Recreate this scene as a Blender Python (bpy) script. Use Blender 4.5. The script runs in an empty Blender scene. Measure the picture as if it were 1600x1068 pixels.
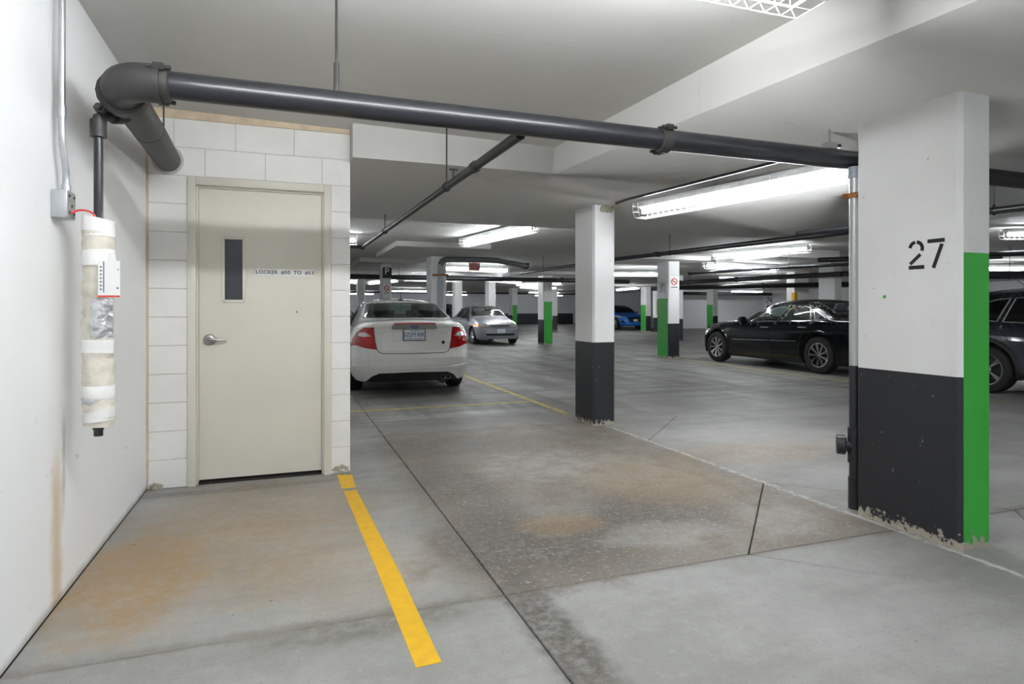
import bpy, bmesh, math, random
import numpy as np
from mathutils import Vector, Matrix
from mathutils.bvhtree import BVHTree
R = math.radians
random.seed(7)
scene = bpy.context.scene
C = scene.collection

# ------------------------------------------------------------------ camera, world, exposure
CAM_H, F_PX, HORIZON, YAW = 1.25, 966.0, 484.0, R(20)
cam_d = bpy.data.cameras.new('camera')
cam_d.sensor_width = 36.0
cam_d.lens = F_PX / 1600 * 36.0
cam_d.shift_y = -(534.0 - HORIZON) / 1600.0
cam_d.clip_start = 0.05
cam = bpy.data.objects.new('camera', cam_d)
C.objects.link(cam)
cam.location = (0, 0, CAM_H)
cam.rotation_euler = (R(90), 0, -YAW)
scene.camera = cam
world = bpy.data.worlds.new('world')
scene.world = world
world.use_nodes = True
world.node_tree.nodes['Background'].inputs[0].default_value = (0.02, 0.02, 0.02, 1)
world.node_tree.nodes['Background'].inputs[1].default_value = 0.2
scene.view_settings.view_transform = 'Standard'
scene.view_settings.look = 'None'
scene.view_settings.gamma = 1.0
scene.view_settings.use_curve_mapping = False
scene.view_settings.exposure = 1.80
TUBE_POWER = 30.0
scene.cycles.max_bounces = 10
scene.cycles.diffuse_bounces = 6
scene.cycles.transparent_max_bounces = 16
scene.cycles.sample_clamp_indirect = 6.0

SN, CS = math.sin(YAW), math.cos(YAW)
def G(u, v, z=0.0):
    """photo pixel on the horizontal plane at height z -> world point"""
    D = F_PX * (CAM_H - z) / (v - HORIZON); l = (u - 800) / F_PX * D
    return Vector((SN * D + CS * l, CS * D - SN * l, z))

# ------------------------------------------------------------------ materials
MATS = {}
def nt(m):
    m.use_nodes = True
    t = m.node_tree
    b = t.nodes['Principled BSDF']
    return t, b
def rgba(c): return (c[0], c[1], c[2], 1)
def mat(name, col, rough=0.5, metal=0.0, coat=0.0, var=0.06, scale=6.0, bump=0.0, bscale=60.0, spec=0.5):
    if name in MATS: return MATS[name]
    m = bpy.data.materials.new(name); t, b = nt(m)
    tc = t.nodes.new('ShaderNodeTexCoord')
    n = t.nodes.new('ShaderNodeTexNoise'); n.inputs['Scale'].default_value = scale; n.inputs['Detail'].default_value = 5
    t.links.new(tc.outputs['Object'], n.inputs['Vector'])
    r = t.nodes.new('ShaderNodeValToRGB')
    r.color_ramp.elements[0].position = 0.3; r.color_ramp.elements[1].position = 0.7
    r.color_ramp.elements[0].color = rgba([c * (1 - var) for c in col])
    r.color_ramp.elements[1].color = rgba([min(1, c * (1 + var)) for c in col])
    t.links.new(n.outputs['Fac'], r.inputs['Fac'])
    t.links.new(r.outputs['Color'], b.inputs['Base Color'])
    b.inputs['Roughness'].default_value = rough
    b.inputs['Metallic'].default_value = metal
    b.inputs['Coat Weight'].default_value = coat
    b.inputs['Coat Roughness'].default_value = 0.04
    b.inputs['Specular IOR Level'].default_value = spec
    if bump:
        n2 = t.nodes.new('ShaderNodeTexNoise'); n2.inputs['Scale'].default_value = bscale; n2.inputs['Detail'].default_value = 4
        t.links.new(tc.outputs['Object'], n2.inputs['Vector'])
        bp = t.nodes.new('ShaderNodeBump'); bp.inputs['Strength'].default_value = bump; bp.inputs['Distance'].default_value = 0.01
        t.links.new(n2.outputs['Fac'], bp.inputs['Height']); t.links.new(bp.outputs['Normal'], b.inputs['Normal'])
    MATS[name] = m
    return m
def glass(name, tint):
    m = bpy.data.materials.new(name); m.use_nodes = True; t = m.node_tree
    t.nodes.remove(t.nodes['Principled BSDF'])
    out = t.nodes['Material Output']
    tr = t.nodes.new('ShaderNodeBsdfTransparent'); tr.inputs[0].default_value = rgba(tint)
    gl = t.nodes.new('ShaderNodeBsdfGlossy'); gl.inputs['Roughness'].default_value = 0.02
    lw = t.nodes.new('ShaderNodeLayerWeight'); lw.inputs[0].default_value = 0.5
    pw = t.nodes.new('ShaderNodeMath'); pw.operation = 'POWER'; pw.inputs[1].default_value = 4.0; t.links.new(lw.outputs['Facing'], pw.inputs[0])
    fr = t.nodes.new('ShaderNodeMath'); fr.operation = 'MULTIPLY_ADD'; fr.inputs[1].default_value = 0.90; fr.inputs[2].default_value = 0.07; t.links.new(pw.outputs[0], fr.inputs[0])
    mx = t.nodes.new('ShaderNodeMixShader')
    t.links.new(fr.outputs[0], mx.inputs[0]); t.links.new(tr.outputs[0], mx.inputs[1]); t.links.new(gl.outputs[0], mx.inputs[2])
    t.links.new(mx.outputs[0], out.inputs[0])
    MATS[name] = m
    return m
def emis(name, col, strength):
    m = bpy.data.materials.new(name); t, b = nt(m)
    b.inputs['Base Color'].default_value = rgba(col)
    b.inputs['Emission Color'].default_value = rgba(col)
    b.inputs['Emission Strength'].default_value = strength
    MATS[name] = m
    return m

class NB:
    """small node-expression builder for position based stains"""
    def __init__(s, m):
        s.t, s.b = nt(m); s.L = s.t.links
        g = s.t.nodes.new('ShaderNodeNewGeometry'); s.pos = g.outputs['Position']
        sp = s.t.nodes.new('ShaderNodeSeparateXYZ'); s.L.new(s.pos, sp.inputs[0]); s.x, s.y, s.z = sp.outputs
    def m(s, op, a, b=None, c=None):
        n = s.t.nodes.new('ShaderNodeMath'); n.operation = op
        for i, v in enumerate((a, b, c)):
            if v is None: continue
            if isinstance(v, (int, float)): n.inputs[i].default_value = v
            else: s.L.new(v, n.inputs[i])
        return n.outputs[0]
    def noise(s, scale, detail=5, rough=0.55, stretch=None):
        n = s.t.nodes.new('ShaderNodeTexNoise'); n.inputs['Scale'].default_value = scale
        n.inputs['Detail'].default_value = detail; n.inputs['Roughness'].default_value = rough
        if stretch:
            mp = s.t.nodes.new('ShaderNodeMapping'); mp.inputs['Scale'].default_value = stretch
            s.L.new(s.pos, mp.inputs[0]); s.L.new(mp.outputs[0], n.inputs['Vector'])
        else: s.L.new(s.pos, n.inputs['Vector'])
        return n.outputs['Fac']
    def step(s, v, a, b):
        n = s.t.nodes.new('ShaderNodeMapRange'); n.interpolation_type = 'SMOOTHSTEP'
        s.L.new(v, n.inputs['Value']); n.inputs['From Min'].default_value = a; n.inputs['From Max'].default_value = b
        return n.outputs['Result']
    def mix(s, fac, a, b):
        n = s.t.nodes.new('ShaderNodeMix'); n.data_type = 'RGBA'
        if isinstance(fac, (int, float)): n.inputs[0].default_value = fac
        else: s.L.new(fac, n.inputs[0])
        for i, v in ((6, a), (7, b)):
            if isinstance(v, tuple): n.inputs[i].default_value = rgba(v)
            else: s.L.new(v, n.inputs[i])
        return n.outputs[2]
    def blob(s, ax, ay, cx, cy, rx, ry, wob, nz):
        """1 inside an irregular patch, 0 outside"""
        dx = s.m('DIVIDE', s.m('SUBTRACT', ax, cx), rx); dy = s.m('DIVIDE', s.m('SUBTRACT', ay, cy), ry)
        d = s.m('SQRT', s.m('ADD', s.m('MULTIPLY', dx, dx), s.m('MULTIPLY', dy, dy)))
        d = s.m('ADD', d, s.m('MULTIPLY', s.m('SUBTRACT', nz, 0.5), wob))
        return s.step(d, 1.2, 0.5)
    def bump(s, h, strength, dist=0.01):
        b = s.t.nodes.new('ShaderNodeBump'); b.inputs['Strength'].default_value = strength; b.inputs['Distance'].default_value = dist
        s.L.new(h, b.inputs['Height']); s.L.new(b.outputs[0], s.b.inputs['Normal'])

def floor_material():
    m = bpy.data.materials.new('concrete_floor'); s = NB(m)
    n1 = s.noise(0.9, 8, 0.62); n2 = s.noise(4.5, 10, 0.7); n3 = s.noise(90, 3); n4 = s.noise(2.0, 8, 0.65, (0.35, 1.6, 1)); n6 = s.noise(17, 8, 0.75); n7 = s.noise(1.7, 9, 0.7)
    col = s.mix(s.step(n1, 0.30, 0.70), (0.255, 0.252, 0.240), (0.375, 0.373, 0.362))
    col = s.mix(s.m('MULTIPLY', s.step(n4, 0.42, 0.72), 0.45), col, (0.20, 0.188, 0.168))
    col = s.mix(s.m('MULTIPLY', s.step(n6, 0.50, 0.72), 0.30), col, (0.19, 0.183, 0.172))
    col = s.mix(s.m('MULTIPLY', s.step(n6, 0.50, 0.28), 0.28), col, (0.44, 0.438, 0.425))
    mixn = s.m('ADD', s.m('MULTIPLY', n2, 0.6), s.m('ADD', s.m('MULTIPLY', n6, 0.25), s.m('MULTIPLY', n7, 0.35)))
    mixn = s.m('SUBTRACT', mixn, 0.1)
    grit = s.m('ADD', 0.45, s.m('MULTIPLY', s.step(n6, 0.35, 0.62), 0.55))
    def patch(cx, cy, rx, ry, a, c, wob=2.6):
        nonlocal col
        col = s.mix(s.m('MULTIPLY', s.m('MULTIPLY', s.blob(s.x, s.y, cx, cy, rx, ry, wob, mixn), grit), a), col, c)
    # browner slab in the parking bay, with dark oil marks and bleached patches
    wx = s.m('ADD', s.x, s.m('MULTIPLY', s.m('SUBTRACT', n2, 0.5), 0.5))
    bay = s.m('MULTIPLY', s.step(wx, 0.62, 0.98), s.m('MULTIPLY', s.step(s.x, 3.4, 3.1), s.m('MULTIPLY', s.step(s.y, 2.5, 2.62), s.step(s.y, 6.9, 6.1))))
    col = s.mix(s.m('MULTIPLY', bay, s.m('ADD', 0.55, s.m('MULTIPLY', s.step(n2, 0.3, 0.7), 0.4))), col, (0.175, 0.140, 0.104))
    for q in ((1.35, 3.1, 0.8, 0.6, 1.0), (1.15, 4.2, 0.32, 1.0, 0.65), (2.15, 3.3, 0.6, 0.45, 0.85), (0.98, 2.2, 0.13, 0.75, 1.0), (1.3, 5.6, 0.9, 0.5, 0.6), (1.8, 9.4, 1.1, 1.0, 0.8), (1.9, 6.75, 1.4, 0.28, 0.5), (2.7, 5.4, 0.5, 0.5, 0.4), (0.35, 2.5, 0.5, 0.12, 0.5), (-0.3, 4.72, 0.9, 0.08, 0.6)):
        patch(*q, (0.085, 0.075, 0.062))
    for q in ((1.9, 4.6, 0.55, 0.45, 0.26), (1.95, 2.95, 0.4, 0.22, 0.30), (2.4, 4.3, 0.55, 0.55, 0.2), (1.6, 3.5, 0.3, 0.2, 0.2), (1.3, 7.15, 0.55, 0.16, 0.9), (2.35, 7.25, 0.5, 0.16, 0.9), (2.75, 2.95, 0.3, 0.3, 0.2), (4.6, 5.0, 1.0, 0.9, 0.35)):
        patch(*q, (0.56, 0.55, 0.53))
    # rust washed down from the left wall and a rust patch on the bay slab
    for q in ((-0.68, 3.30, 0.36, 0.62, 0.75), (-0.35, 3.5, 0.75, 0.8, 0.4), (-0.1, 4.2, 0.8, 0.7, 0.4), (1.5, 3.3, 0.3, 0.2, 0.45), (2.55, 3.9, 0.6, 0.7, 0.4), (3.9, 4.4, 0.9, 0.45, 0.4), (0.3, 3.1, 0.5, 0.6, 0.25)):
        patch(*q, (0.33, 0.205, 0.085), 2.2)
    # grime and mineral traces along the joints
    dl = s.m('ABSOLUTE', s.m('SUBTRACT', s.y, 2.57)); w = s.m('ADD', dl, s.m('MULTIPLY', s.m('SUBTRACT', n2, 0.5), 0.22))
    col = s.mix(s.m('MULTIPLY', s.step(w, 0.06, 0.0), 0.5), col, (0.15, 0.13, 0.105))
    dx = s.m('ABSOLUTE', s.m('SUBTRACT', s.x, 3.25)); w = s.m('ADD', dx, s.m('MULTIPLY', s.m('SUBTRACT', n6, 0.5), 0.16))
    col = s.mix(s.m('MULTIPLY', s.step(w, 0.03, 0.0), s.m('MULTIPLY', s.step(s.y, 7.5, 6), 0.7)), col, (0.62, 0.61, 0.59))
    # drive aisle: its dimmer light painted as an even darkening, plus tyre-dark streaks
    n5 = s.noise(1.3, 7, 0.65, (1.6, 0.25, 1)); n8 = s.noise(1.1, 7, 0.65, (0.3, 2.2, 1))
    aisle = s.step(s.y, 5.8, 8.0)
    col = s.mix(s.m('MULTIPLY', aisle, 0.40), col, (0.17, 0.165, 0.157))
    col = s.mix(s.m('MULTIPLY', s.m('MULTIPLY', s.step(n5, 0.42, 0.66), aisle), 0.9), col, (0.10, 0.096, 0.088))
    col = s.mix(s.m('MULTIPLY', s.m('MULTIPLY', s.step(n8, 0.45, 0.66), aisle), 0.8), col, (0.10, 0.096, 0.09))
    # pitted speckle and small chips
    col = s.mix(s.m('MULTIPLY', s.step(n3, 0.60, 0.70), 0.45), col, (0.10, 0.095, 0.088))
    col = s.mix(s.m('MULTIPLY', s.step(s.noise(11, 3, 0.5), 0.735, 0.76), 0.7), col, (0.09, 0.075, 0.06))
    v = s.noise(38, 5, 0.75)
    col = s.mix(s.m('MULTIPLY', s.m('MULTIPLY', s.step(v, 0.55, 0.64), bay), 0.45), col, (0.50, 0.475, 0.44))
    s.L.new(col, s.b.inputs['Base Color'])
    rg = s.m('ADD', 0.40, s.m('MULTIPLY', n2, 0.35)); s.L.new(rg, s.b.inputs['Roughness'])
    s.b.inputs['Specular IOR Level'].default_value = 0.4
    s.bump(s.m('ADD', s.m('MULTIPLY', n2, 1.0), s.m('ADD', s.m('MULTIPLY', n3, 0.35), s.m('MULTIPLY', n6, 0.4))), 0.35, 0.006)
    MATS['floor'] = m
    return m
def wall_left_material():
    m = bpy.data.materials.new('white_wall_paint'); s = NB(m)
    n1 = s.noise(1.5, 6); n2 = s.noise(9, 6, 0.65); n3 = s.noise(120, 3)
    col = s.mix(n1, (0.85, 0.855, 0.86), (0.90, 0.905, 0.91))
    # rusty drip below the wrapped pipe, scuffs near the floor
    d = s.m('ADD', s.m('ABSOLUTE', s.m('SUBTRACT', s.y, 3.13)), s.m('MULTIPLY', s.m('SUBTRACT', n2, 0.5), 0.10))
    drip = s.m('MULTIPLY', s.step(d, 0.10, 0.01), s.step(s.z, 0.75, 0.45))
    col = s.mix(s.m('MULTIPLY', drip, 0.62), col, (0.55, 0.36, 0.14))
    d2 = s.m('ADD', s.m('ABSOLUTE', s.m('SUBTRACT', s.y, 3.22)), s.m('MULTIPLY', s.m('SUBTRACT', n2, 0.5), 0.05))
    col = s.mix(s.m('MULTIPLY', s.m('MULTIPLY', s.step(d2, 0.035, 0.0), s.m('MULTIPLY', s.step(s.z, 0.85, 0.65), s.step(s.z, 0.3, 0.5))), 0.5), col, (0.3, 0.26, 0.2))
    ns = s.noise(5, 5, 0.6, (1, 1.4, 4))
    scuff = s.m('MULTIPLY', s.step(ns, 0.66, 0.74), s.m('MULTIPLY', s.step(s.z, 0.9, 0.5), s.step(s.z, 0.1, 0.3)))
    col = s.mix(s.m('MULTIPLY', scuff, 0.4), col, (0.3, 0.29, 0.28))
    sp = s.step(s.noise(14, 3), 0.73, 0.78)
    col = s.mix(s.m('MULTIPLY', sp, 0.25), col, (0.4, 0.4, 0.4))
    low = s.m('MULTIPLY', s.step(s.m('ADD', s.z, s.m('MULTIPLY', n2, 0.05)), 0.075, 0.015), 0.7)
    col = s.mix(low, col, (0.22, 0.19, 0.15))
    s.L.new(col, s.b.inputs['Base Color']); s.b.inputs['Roughness'].default_value = 0.6
    s.bump(s.m('ADD', n2, s.m('MULTIPLY', n3, 0.4)), 0.12, 0.006)
    MATS['wall_left'] = m
    return m
def ceiling_material():
    m = bpy.data.materials.new('painted_concrete_ceiling'); s = NB(m)
    n1 = s.noise(0.8, 6); n2 = s.noise(7, 6, 0.65)
    col = s.mix(n1, (0.52, 0.51, 0.485), (0.61, 0.602, 0.58))
    col = s.mix(s.m('MULTIPLY', s.step(s.noise(16, 3), 0.72, 0.78), 0.3), col, (0.42, 0.4, 0.36))
    crack = s.m('ABSOLUTE', s.m('ADD', s.m('SUBTRACT', s.y, 3.02), s.m('MULTIPLY', s.m('SUBTRACT', n1, 0.5), 0.5)))
    col = s.mix(s.m('MULTIPLY', s.step(crack, 0.006, 0.0), s.m('MULTIPLY', s.step(s.x, 0.6, 0.9), 0.3)), col, (0.35, 0.34, 0.32))
    s.L.new(col, s.b.inputs['Base Color']); s.b.inputs['Roughness'].default_value = 0.75
    s.bump(s.m('ADD', n1, s.m('MULTIPLY', n2, 0.25)), 0.25, 0.012)
    MATS['ceiling'] = m
    return m
def column_paint(name, col, chip):
    """paint that has chipped off to bare concrete close to the floor"""
    m = bpy.data.materials.new(name); s = NB(m)
    n1 = s.noise(3, 5); n2 = s.noise(22, 6, 0.7)
    c = s.mix(n1, tuple(x * 0.94 for x in col), tuple(min(1, x * 1.05) for x in col))
    sp = s.step(s.noise(34, 2), 0.735, 0.76)
    c = s.mix(s.m('MULTIPLY', sp, 0.5), c, (0.33, 0.32, 0.31) if col[0] > 0.3 else (0.4, 0.4, 0.4))
    if chip:
        e = s.m('ADD', s.z, s.m('MULTIPLY', s.m('SUBTRACT', n2, 0.5), 0.32))
        c = s.mix(s.step(e, 0.045, 0.03), c, (0.40, 0.36, 0.30))
    s.L.new(c, s.b.inputs['Base Color']); s.b.inputs['Roughness'].default_value = 0.5
    s.bump(s.m('ADD', n1, s.m('MULTIPLY', n2, 0.2)), 0.12, 0.006)
    MATS[name] = m
    return m
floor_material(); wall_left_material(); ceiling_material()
WHITE = column_paint('column_white', (0.78, 0.78, 0.775), False)
BLACK = column_paint('column_black', (0.015, 0.016, 0.020), True)
GREEN = column_paint('column_green', (0.032, 0.39, 0.04), True)
M_BLOCK = mat('block_paint', (0.80, 0.79, 0.765), 0.6, var=0.05, scale=3, bump=0.3, bscale=55)
M_MORTAR = mat('mortar_paint', (0.52, 0.50, 0.46), 0.8, var=0.12)
M_FARWALL = mat('far_wall_paint', (0.62, 0.63, 0.66), 0.7, var=0.05, scale=0.5)
M_WHITEWALL = mat('bright_wall_paint', (0.85, 0.85, 0.86), 0.7, var=0.04, scale=0.5)
M_DADO = mat('dado_paint', (0.02, 0.021, 0.026), 0.5)
M_PIPE = mat('black_pipe', (0.013, 0.014, 0.018), 0.33, 0.0, 0.1, var=0.15, scale=8)
M_PIPE_OLD = mat('dull_pipe', (0.026, 0.025, 0.024), 0.5, var=0.2, scale=12)
M_STEEL = mat('galvanised_steel', (0.50, 0.52, 0.54), 0.38, 0.85, var=0.12, scale=14)
M_GREYPIPE = mat('grey_pipe_paint', (0.33, 0.37, 0.41), 0.45, var=0.06)
M_ROD = mat('rod_steel', (0.05, 0.05, 0.05), 0.5, 0.6)
M_RUST = mat('rusty_clamp', (0.33, 0.13, 0.035), 0.8, var=0.3, scale=30)
M_DOOR = mat('cream_door_paint', (0.67, 0.645, 0.56), 0.42, var=0.03, scale=2.5, bump=0.04, bscale=200)
M_FRAME = mat('cream_frame_paint', (0.68, 0.65, 0.57), 0.42, var=0.03, scale=4)
M_SATIN = mat('satin_steel', (0.36, 0.36, 0.355), 0.3, 1.0, var=0.05)
M_SIGN = mat('sign_white', (0.85, 0.85, 0.84), 0.4, var=0.02)
M_INK = mat('ink_black', (0.012, 0.012, 0.013), 0.5)
M_YELLOW = mat('yellow_line_paint', (0.72, 0.41, 0.005), 0.55, var=0.08, scale=20, bump=0.25, bscale=120)
M_YELLOW_OLD = mat('worn_yellow_line', (0.42, 0.33, 0.10), 0.6, var=0.3, scale=9)
M_HOUSING = mat('fixture_enamel', (0.80, 0.80, 0.80), 0.35)
M_WIRE = mat('white_wire', (0.86, 0.86, 0.86), 0.35)
M_TUBE = emis('fluorescent_tube', (0.93, 0.97, 1.0), TUBE_POWER)
M_TUBE2 = emis('new_fluorescent_tube', (0.95, 0.98, 1.0), TUBE_POWER*1.5)
M_WRAP = mat('pipe_wrap_cream', (0.66, 0.62, 0.54), 0.8, var=0.12, scale=18, bump=0.7, bscale=28)
M_TAPE = mat('white_tape', (0.82, 0.82, 0.80), 0.55, var=0.05, bump=0.4, bscale=30)
M_FOIL = mat('foil', (0.62, 0.62, 0.63), 0.3, 0.9, var=0.25, scale=25, bump=0.9, bscale=35)
M_RED = mat('red_plastic', (0.62, 0.03, 0.02), 0.4)
M_CAULK = mat('peach_caulk', (0.64, 0.52, 0.38), 0.8, var=0.15, scale=10)
M_RUBBER = mat('tyre_rubber', (0.018, 0.018, 0.019), 0.75, var=0.15, bump=0.2)
M_CHROME = mat('chrome', (0.72, 0.72, 0.73), 0.12, 1.0, var=0.04)
M_ALLOY = mat('alloy', (0.52, 0.53, 0.55), 0.25, 0.9, var=0.05)
M_BLKPL = mat('black_plastic', (0.015, 0.015, 0.016), 0.45)
M_SEAT = mat('seat_fabric', (0.045, 0.045, 0.05), 0.8, var=0.1)
M_LINER = mat('headliner', (0.20, 0.20, 0.19), 0.9)
M_LAMPRED = mat('red_lens', (0.42, 0.006, 0.008), 0.12, 0.0, 1.0, var=0.15, scale=20)
M_LAMPCLR = mat('clear_lens', (0.68, 0.69, 0.70), 0.1, 0.35, 1.0, var=0.15, scale=30)
M_AMBER = mat('amber_lens', (0.95, 0.30, 0.02), 0.15, 0.0, 1.0)
M_PLATE = mat('plate_white', (0.72, 0.76, 0.82), 0.4)
M_BLUEINK = mat('plate_blue', (0.03, 0.09, 0.30), 0.4)
M_GLASS = glass('car_glass', (0.50, 0.58, 0.56))
M_GLASSD = glass('dark_car_glass', (0.10, 0.11, 0.12))
M_GLASST = glass('teal_car_glass', (0.78, 0.92, 0.89))
M_CONC = mat('bare_concrete', (0.42, 0.38, 0.31), 0.9, var=0.3, scale=30, bump=0.8, bscale=60)
M_EXIT = mat('exit_red', (0.55, 0.10, 0.12), 0.4)
M_DARK = mat('dark_void', (0.02, 0.018, 0.016), 0.9)

# ------------------------------------------------------------------ mesh helpers
def tag(o, label=None, cat=None, group=None, kind=None):
    if label: o['label'] = label
    if cat: o['category'] = cat
    if group: o['group'] = group
    if kind: o['kind'] = kind
    return o
def finish(bm, sharp=0.6):
    bmesh.ops.recalc_face_normals(bm, faces=bm.faces)
    for f in bm.faces: f.smooth = True
    for e in bm.edges:
        if len(e.link_faces) == 2:
            try: e.smooth = e.calc_face_angle() < sharp
            except ValueError: pass
def obj(name, bm, mats, parent=None, sharp=0.6, recalc=True):
    if recalc: finish(bm, sharp)
    me = bpy.data.meshes.new(name); bm.to_mesh(me); bm.free()
    for m in (mats if isinstance(mats, (list, tuple)) else [mats]): me.materials.append(m)
    o = bpy.data.objects.new(name, me); C.objects.link(o)
    if parent is not None: o.parent = parent
    return o
def wobj(name, bm, mats, parent, **k):
    """mesh given in world coordinates, hung under a thing that only has a location"""
    bmesh.ops.translate(bm, verts=bm.verts, vec=-Vector(parent.location))
    return obj(name, bm, mats, parent, **k)
def thing(name, label, cat, loc=(0, 0, 0), rz=0.0, group=None):
    e = bpy.data.objects.new(name, None); C.objects.link(e)
    e.empty_display_size = 0.1
    e.location = loc; e.rotation_euler = (0, 0, rz)
    return tag(e, label, cat, group)
def struct(o): o['kind'] = 'structure'; return o
def NBM(): return bmesh.new()
def box(bm, a, b, mi=0, bevel=0.0):
    x0, y0, z0 = a; x1, y1, z1 = b
    v = [bm.verts.new(p) for p in ((x0,y0,z0),(x1,y0,z0),(x1,y1,z0),(x0,y1,z0),(x0,y0,z1),(x1,y0,z1),(x1,y1,z1),(x0,y1,z1))]
    fs = [bm.faces.new([v[i] for i in q]) for q in ((0,3,2,1),(4,5,6,7),(0,1,5,4),(1,2,6,5),(2,3,7,6),(3,0,4,7))]
    for f in fs: f.material_index = mi
    if bevel:
        es = list({e for f in fs for e in f.edges})
        bmesh.ops.bevel(bm, geom=es, offset=bevel, segments=2, affect='EDGES', profile=0.5)
    return v
def prism(bm, poly, z0, z1, mi=0):
    lo = [bm.verts.new((p[0], p[1], z0 if not callable(z0) else z0(*p))) for p in poly]
    hi = [bm.verts.new((p[0], p[1], z1)) for p in poly]
    n = len(poly)
    fs = [bm.faces.new(lo[::-1]), bm.faces.new(hi)] + [bm.faces.new((lo[i], lo[(i+1)%n], hi[(i+1)%n], hi[i])) for i in range(n)]
    for f in fs: f.material_index = mi
    return fs
def tube(bm, pts, r, seg=12, cap=True, mi=0, closed=False):
    P = [Vector(p) for p in pts]; n = len(P)
    rr = r if isinstance(r, (list, tuple)) else [r] * n
    rings = []; up = None
    for i in range(n):
        if closed: t = (P[(i+1)%n] - P[i-1])
        else: t = (P[min(i+1, n-1)] - P[max(i-1, 0)])
        t = t.normalized()
        if up is None:
            up = Vector((0,0,1)) if abs(t.z) < 0.9 else Vector((1,0,0))
        a = t.cross(up).normalized(); up = a.cross(t).normalized()
        k = 1.0
        if 0 < i < n-1 or closed:
            d1 = (P[i] - P[i-1]).normalized(); k = 1 / max(0.5, math.sqrt(max(0.0, (1 + d1.dot((P[(i+1)%n] - P[i]).normalized())) / 2)))
        rings.append([bm.verts.new(P[i] + (a * math.cos(2*math.pi*j/seg) + up * math.sin(2*math.pi*j/seg)) * rr[i]) for j in range(seg)])
    for i in range(n if closed else n-1):
        A, B = rings[i], rings[(i+1)%n]
        for j in range(seg):
            f = bm.faces.new((A[j], A[(j+1)%seg], B[(j+1)%seg], B[j])); f.material_index = mi
    if cap and not closed:
        for f in (bm.faces.new(rings[0][::-1]), bm.faces.new(rings[-1])): f.material_index = mi
def arc_pts(a, b, c, r, n=7):
    """round the corner b of the path a-b-c with radius r"""
    a, b, c = Vector(a), Vector(b), Vector(c)
    u = (a-b).normalized(); v = (c-b).normalized()
    p0, p2 = b + u*r, b + v*r
    return [(1-t)**2*p0 + 2*t*(1-t)*b + t*t*p2 for t in [i/n for i in range(n+1)]]
def lathe(bm, prof, axis='y', seg=32, mi=0, close=False):
    """prof: list of (radius, offset along the axis)"""
    rings = []
    for rad, off in prof:
        ring = []
        for j in range(seg):
            a = 2*math.pi*j/seg; c, s = rad*math.cos(a), rad*math.sin(a)
            ring.append(bm.verts.new({'y': (c, off, s), 'z': (c, s, off), 'x': (off, c, s)}[axis]))
        rings.append(ring)
    m = len(rings)
    for i in range(m if close else m-1):
        A, B = rings[i], rings[(i+1)%m]
        for j in range(seg):
            f = bm.faces.new((A[j], A[(j+1)%seg], B[(j+1)%seg], B[j])); f.material_index = mi
    return rings
def text_bm(s, size, depth=0.001, spacing=1.0, align='CENTER', bold=0.0):
    cu = bpy.data.curves.new('t', 'FONT'); cu.body = s; cu.size = size; cu.extrude = depth; cu.space_character = spacing
    cu.align_x = align; cu.align_y = 'CENTER'; cu.offset = bold; cu.resolution_u = 3
    o = bpy.data.objects.new('t', cu); C.objects.link(o)
    bpy.context.view_layer.update()
    me = o.evaluated_get(bpy.context.evaluated_depsgraph_get()).to_mesh()
    bm = bmesh.new(); bm.from_mesh(me)
    bpy.data.objects.remove(o); bpy.data.curves.remove(cu)
    return bm
def place(bm, origin, ex, ey):
    """map the xy plane of a bmesh onto axes ex, ey at origin"""
    ex, ey = Vector(ex).normalized(), Vector(ey).normalized(); ez = ex.cross(ey)
    M = Matrix((ex, ey, ez)).transposed().to_4x4(); M.translation = origin
    bmesh.ops.transform(bm, matrix=M, verts=bm.verts)
    return bm
def flat_poly(bm, pts, thick=0.001):
    lo = [bm.verts.new((p[0], p[1], 0)) for p in pts]; hi = [bm.verts.new((p[0], p[1], thick)) for p in pts]
    n = len(pts); bm.faces.new(hi); bm.faces.new(lo[::-1])
    for i in range(n): bm.faces.new((lo[i], lo[(i+1)%n], hi[(i+1)%n], hi[i]))

# ------------------------------------------------------------------ floor: slabs with open joints
XR, YF, YB, XL = 31.6, 50.0, -6.0, -0.92
def clip(poly, nx, ny, d):
    out = []
    for i in range(len(poly)):
        a, b = poly[i], poly[(i+1)%len(poly)]
        da, db = nx*a[0]+ny*a[1]-d, nx*b[0]+ny*b[1]-d
        if da <= 0: out.append(a)
        if da * db < 0:
            t = da/(da-db); out.append((a[0]+(b[0]-a[0])*t, a[1]+(b[1]-a[1])*t))
    return out
def area(p): return 0.5*sum(p[i][0]*p[(i+1)%len(p)][1]-p[(i+1)%len(p)][0]*p[i][1] for i in range(len(p)))
def inset(poly, g):
    out = poly[:]
    for i in range(len(poly)):
        a, b = poly[i], poly[(i+1)%len(poly)]
        ex, ey = b[0]-a[0], b[1]-a[1]; L = math.hypot(ex, ey)
        if L < 1e-6: continue
        nx, ny = ey/L, -ex/L
        out = clip(out, nx, ny, nx*a[0]+ny*a[1]-g)
    return out
bm = NBM(); box(bm, (XL-0.3, YB-0.3, -0.2), (XR+0.3, YF+0.3, -0.018))
floor = struct(obj('floor', bm, M_DARK))
xs = [XL, 0.90, 3.25, 6.6, 9.4, 14.3, 20.5, XR]
ys = [YB, -1.2, 2.56, 6.2, 9.87, 13.8, 20.8, 28.0, 35.0, YF]
diamonds = [(3.25, 2.56, 1.03), (3.25, 6.2, 1.08), (9.4, 13.8, 1.05)]
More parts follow.
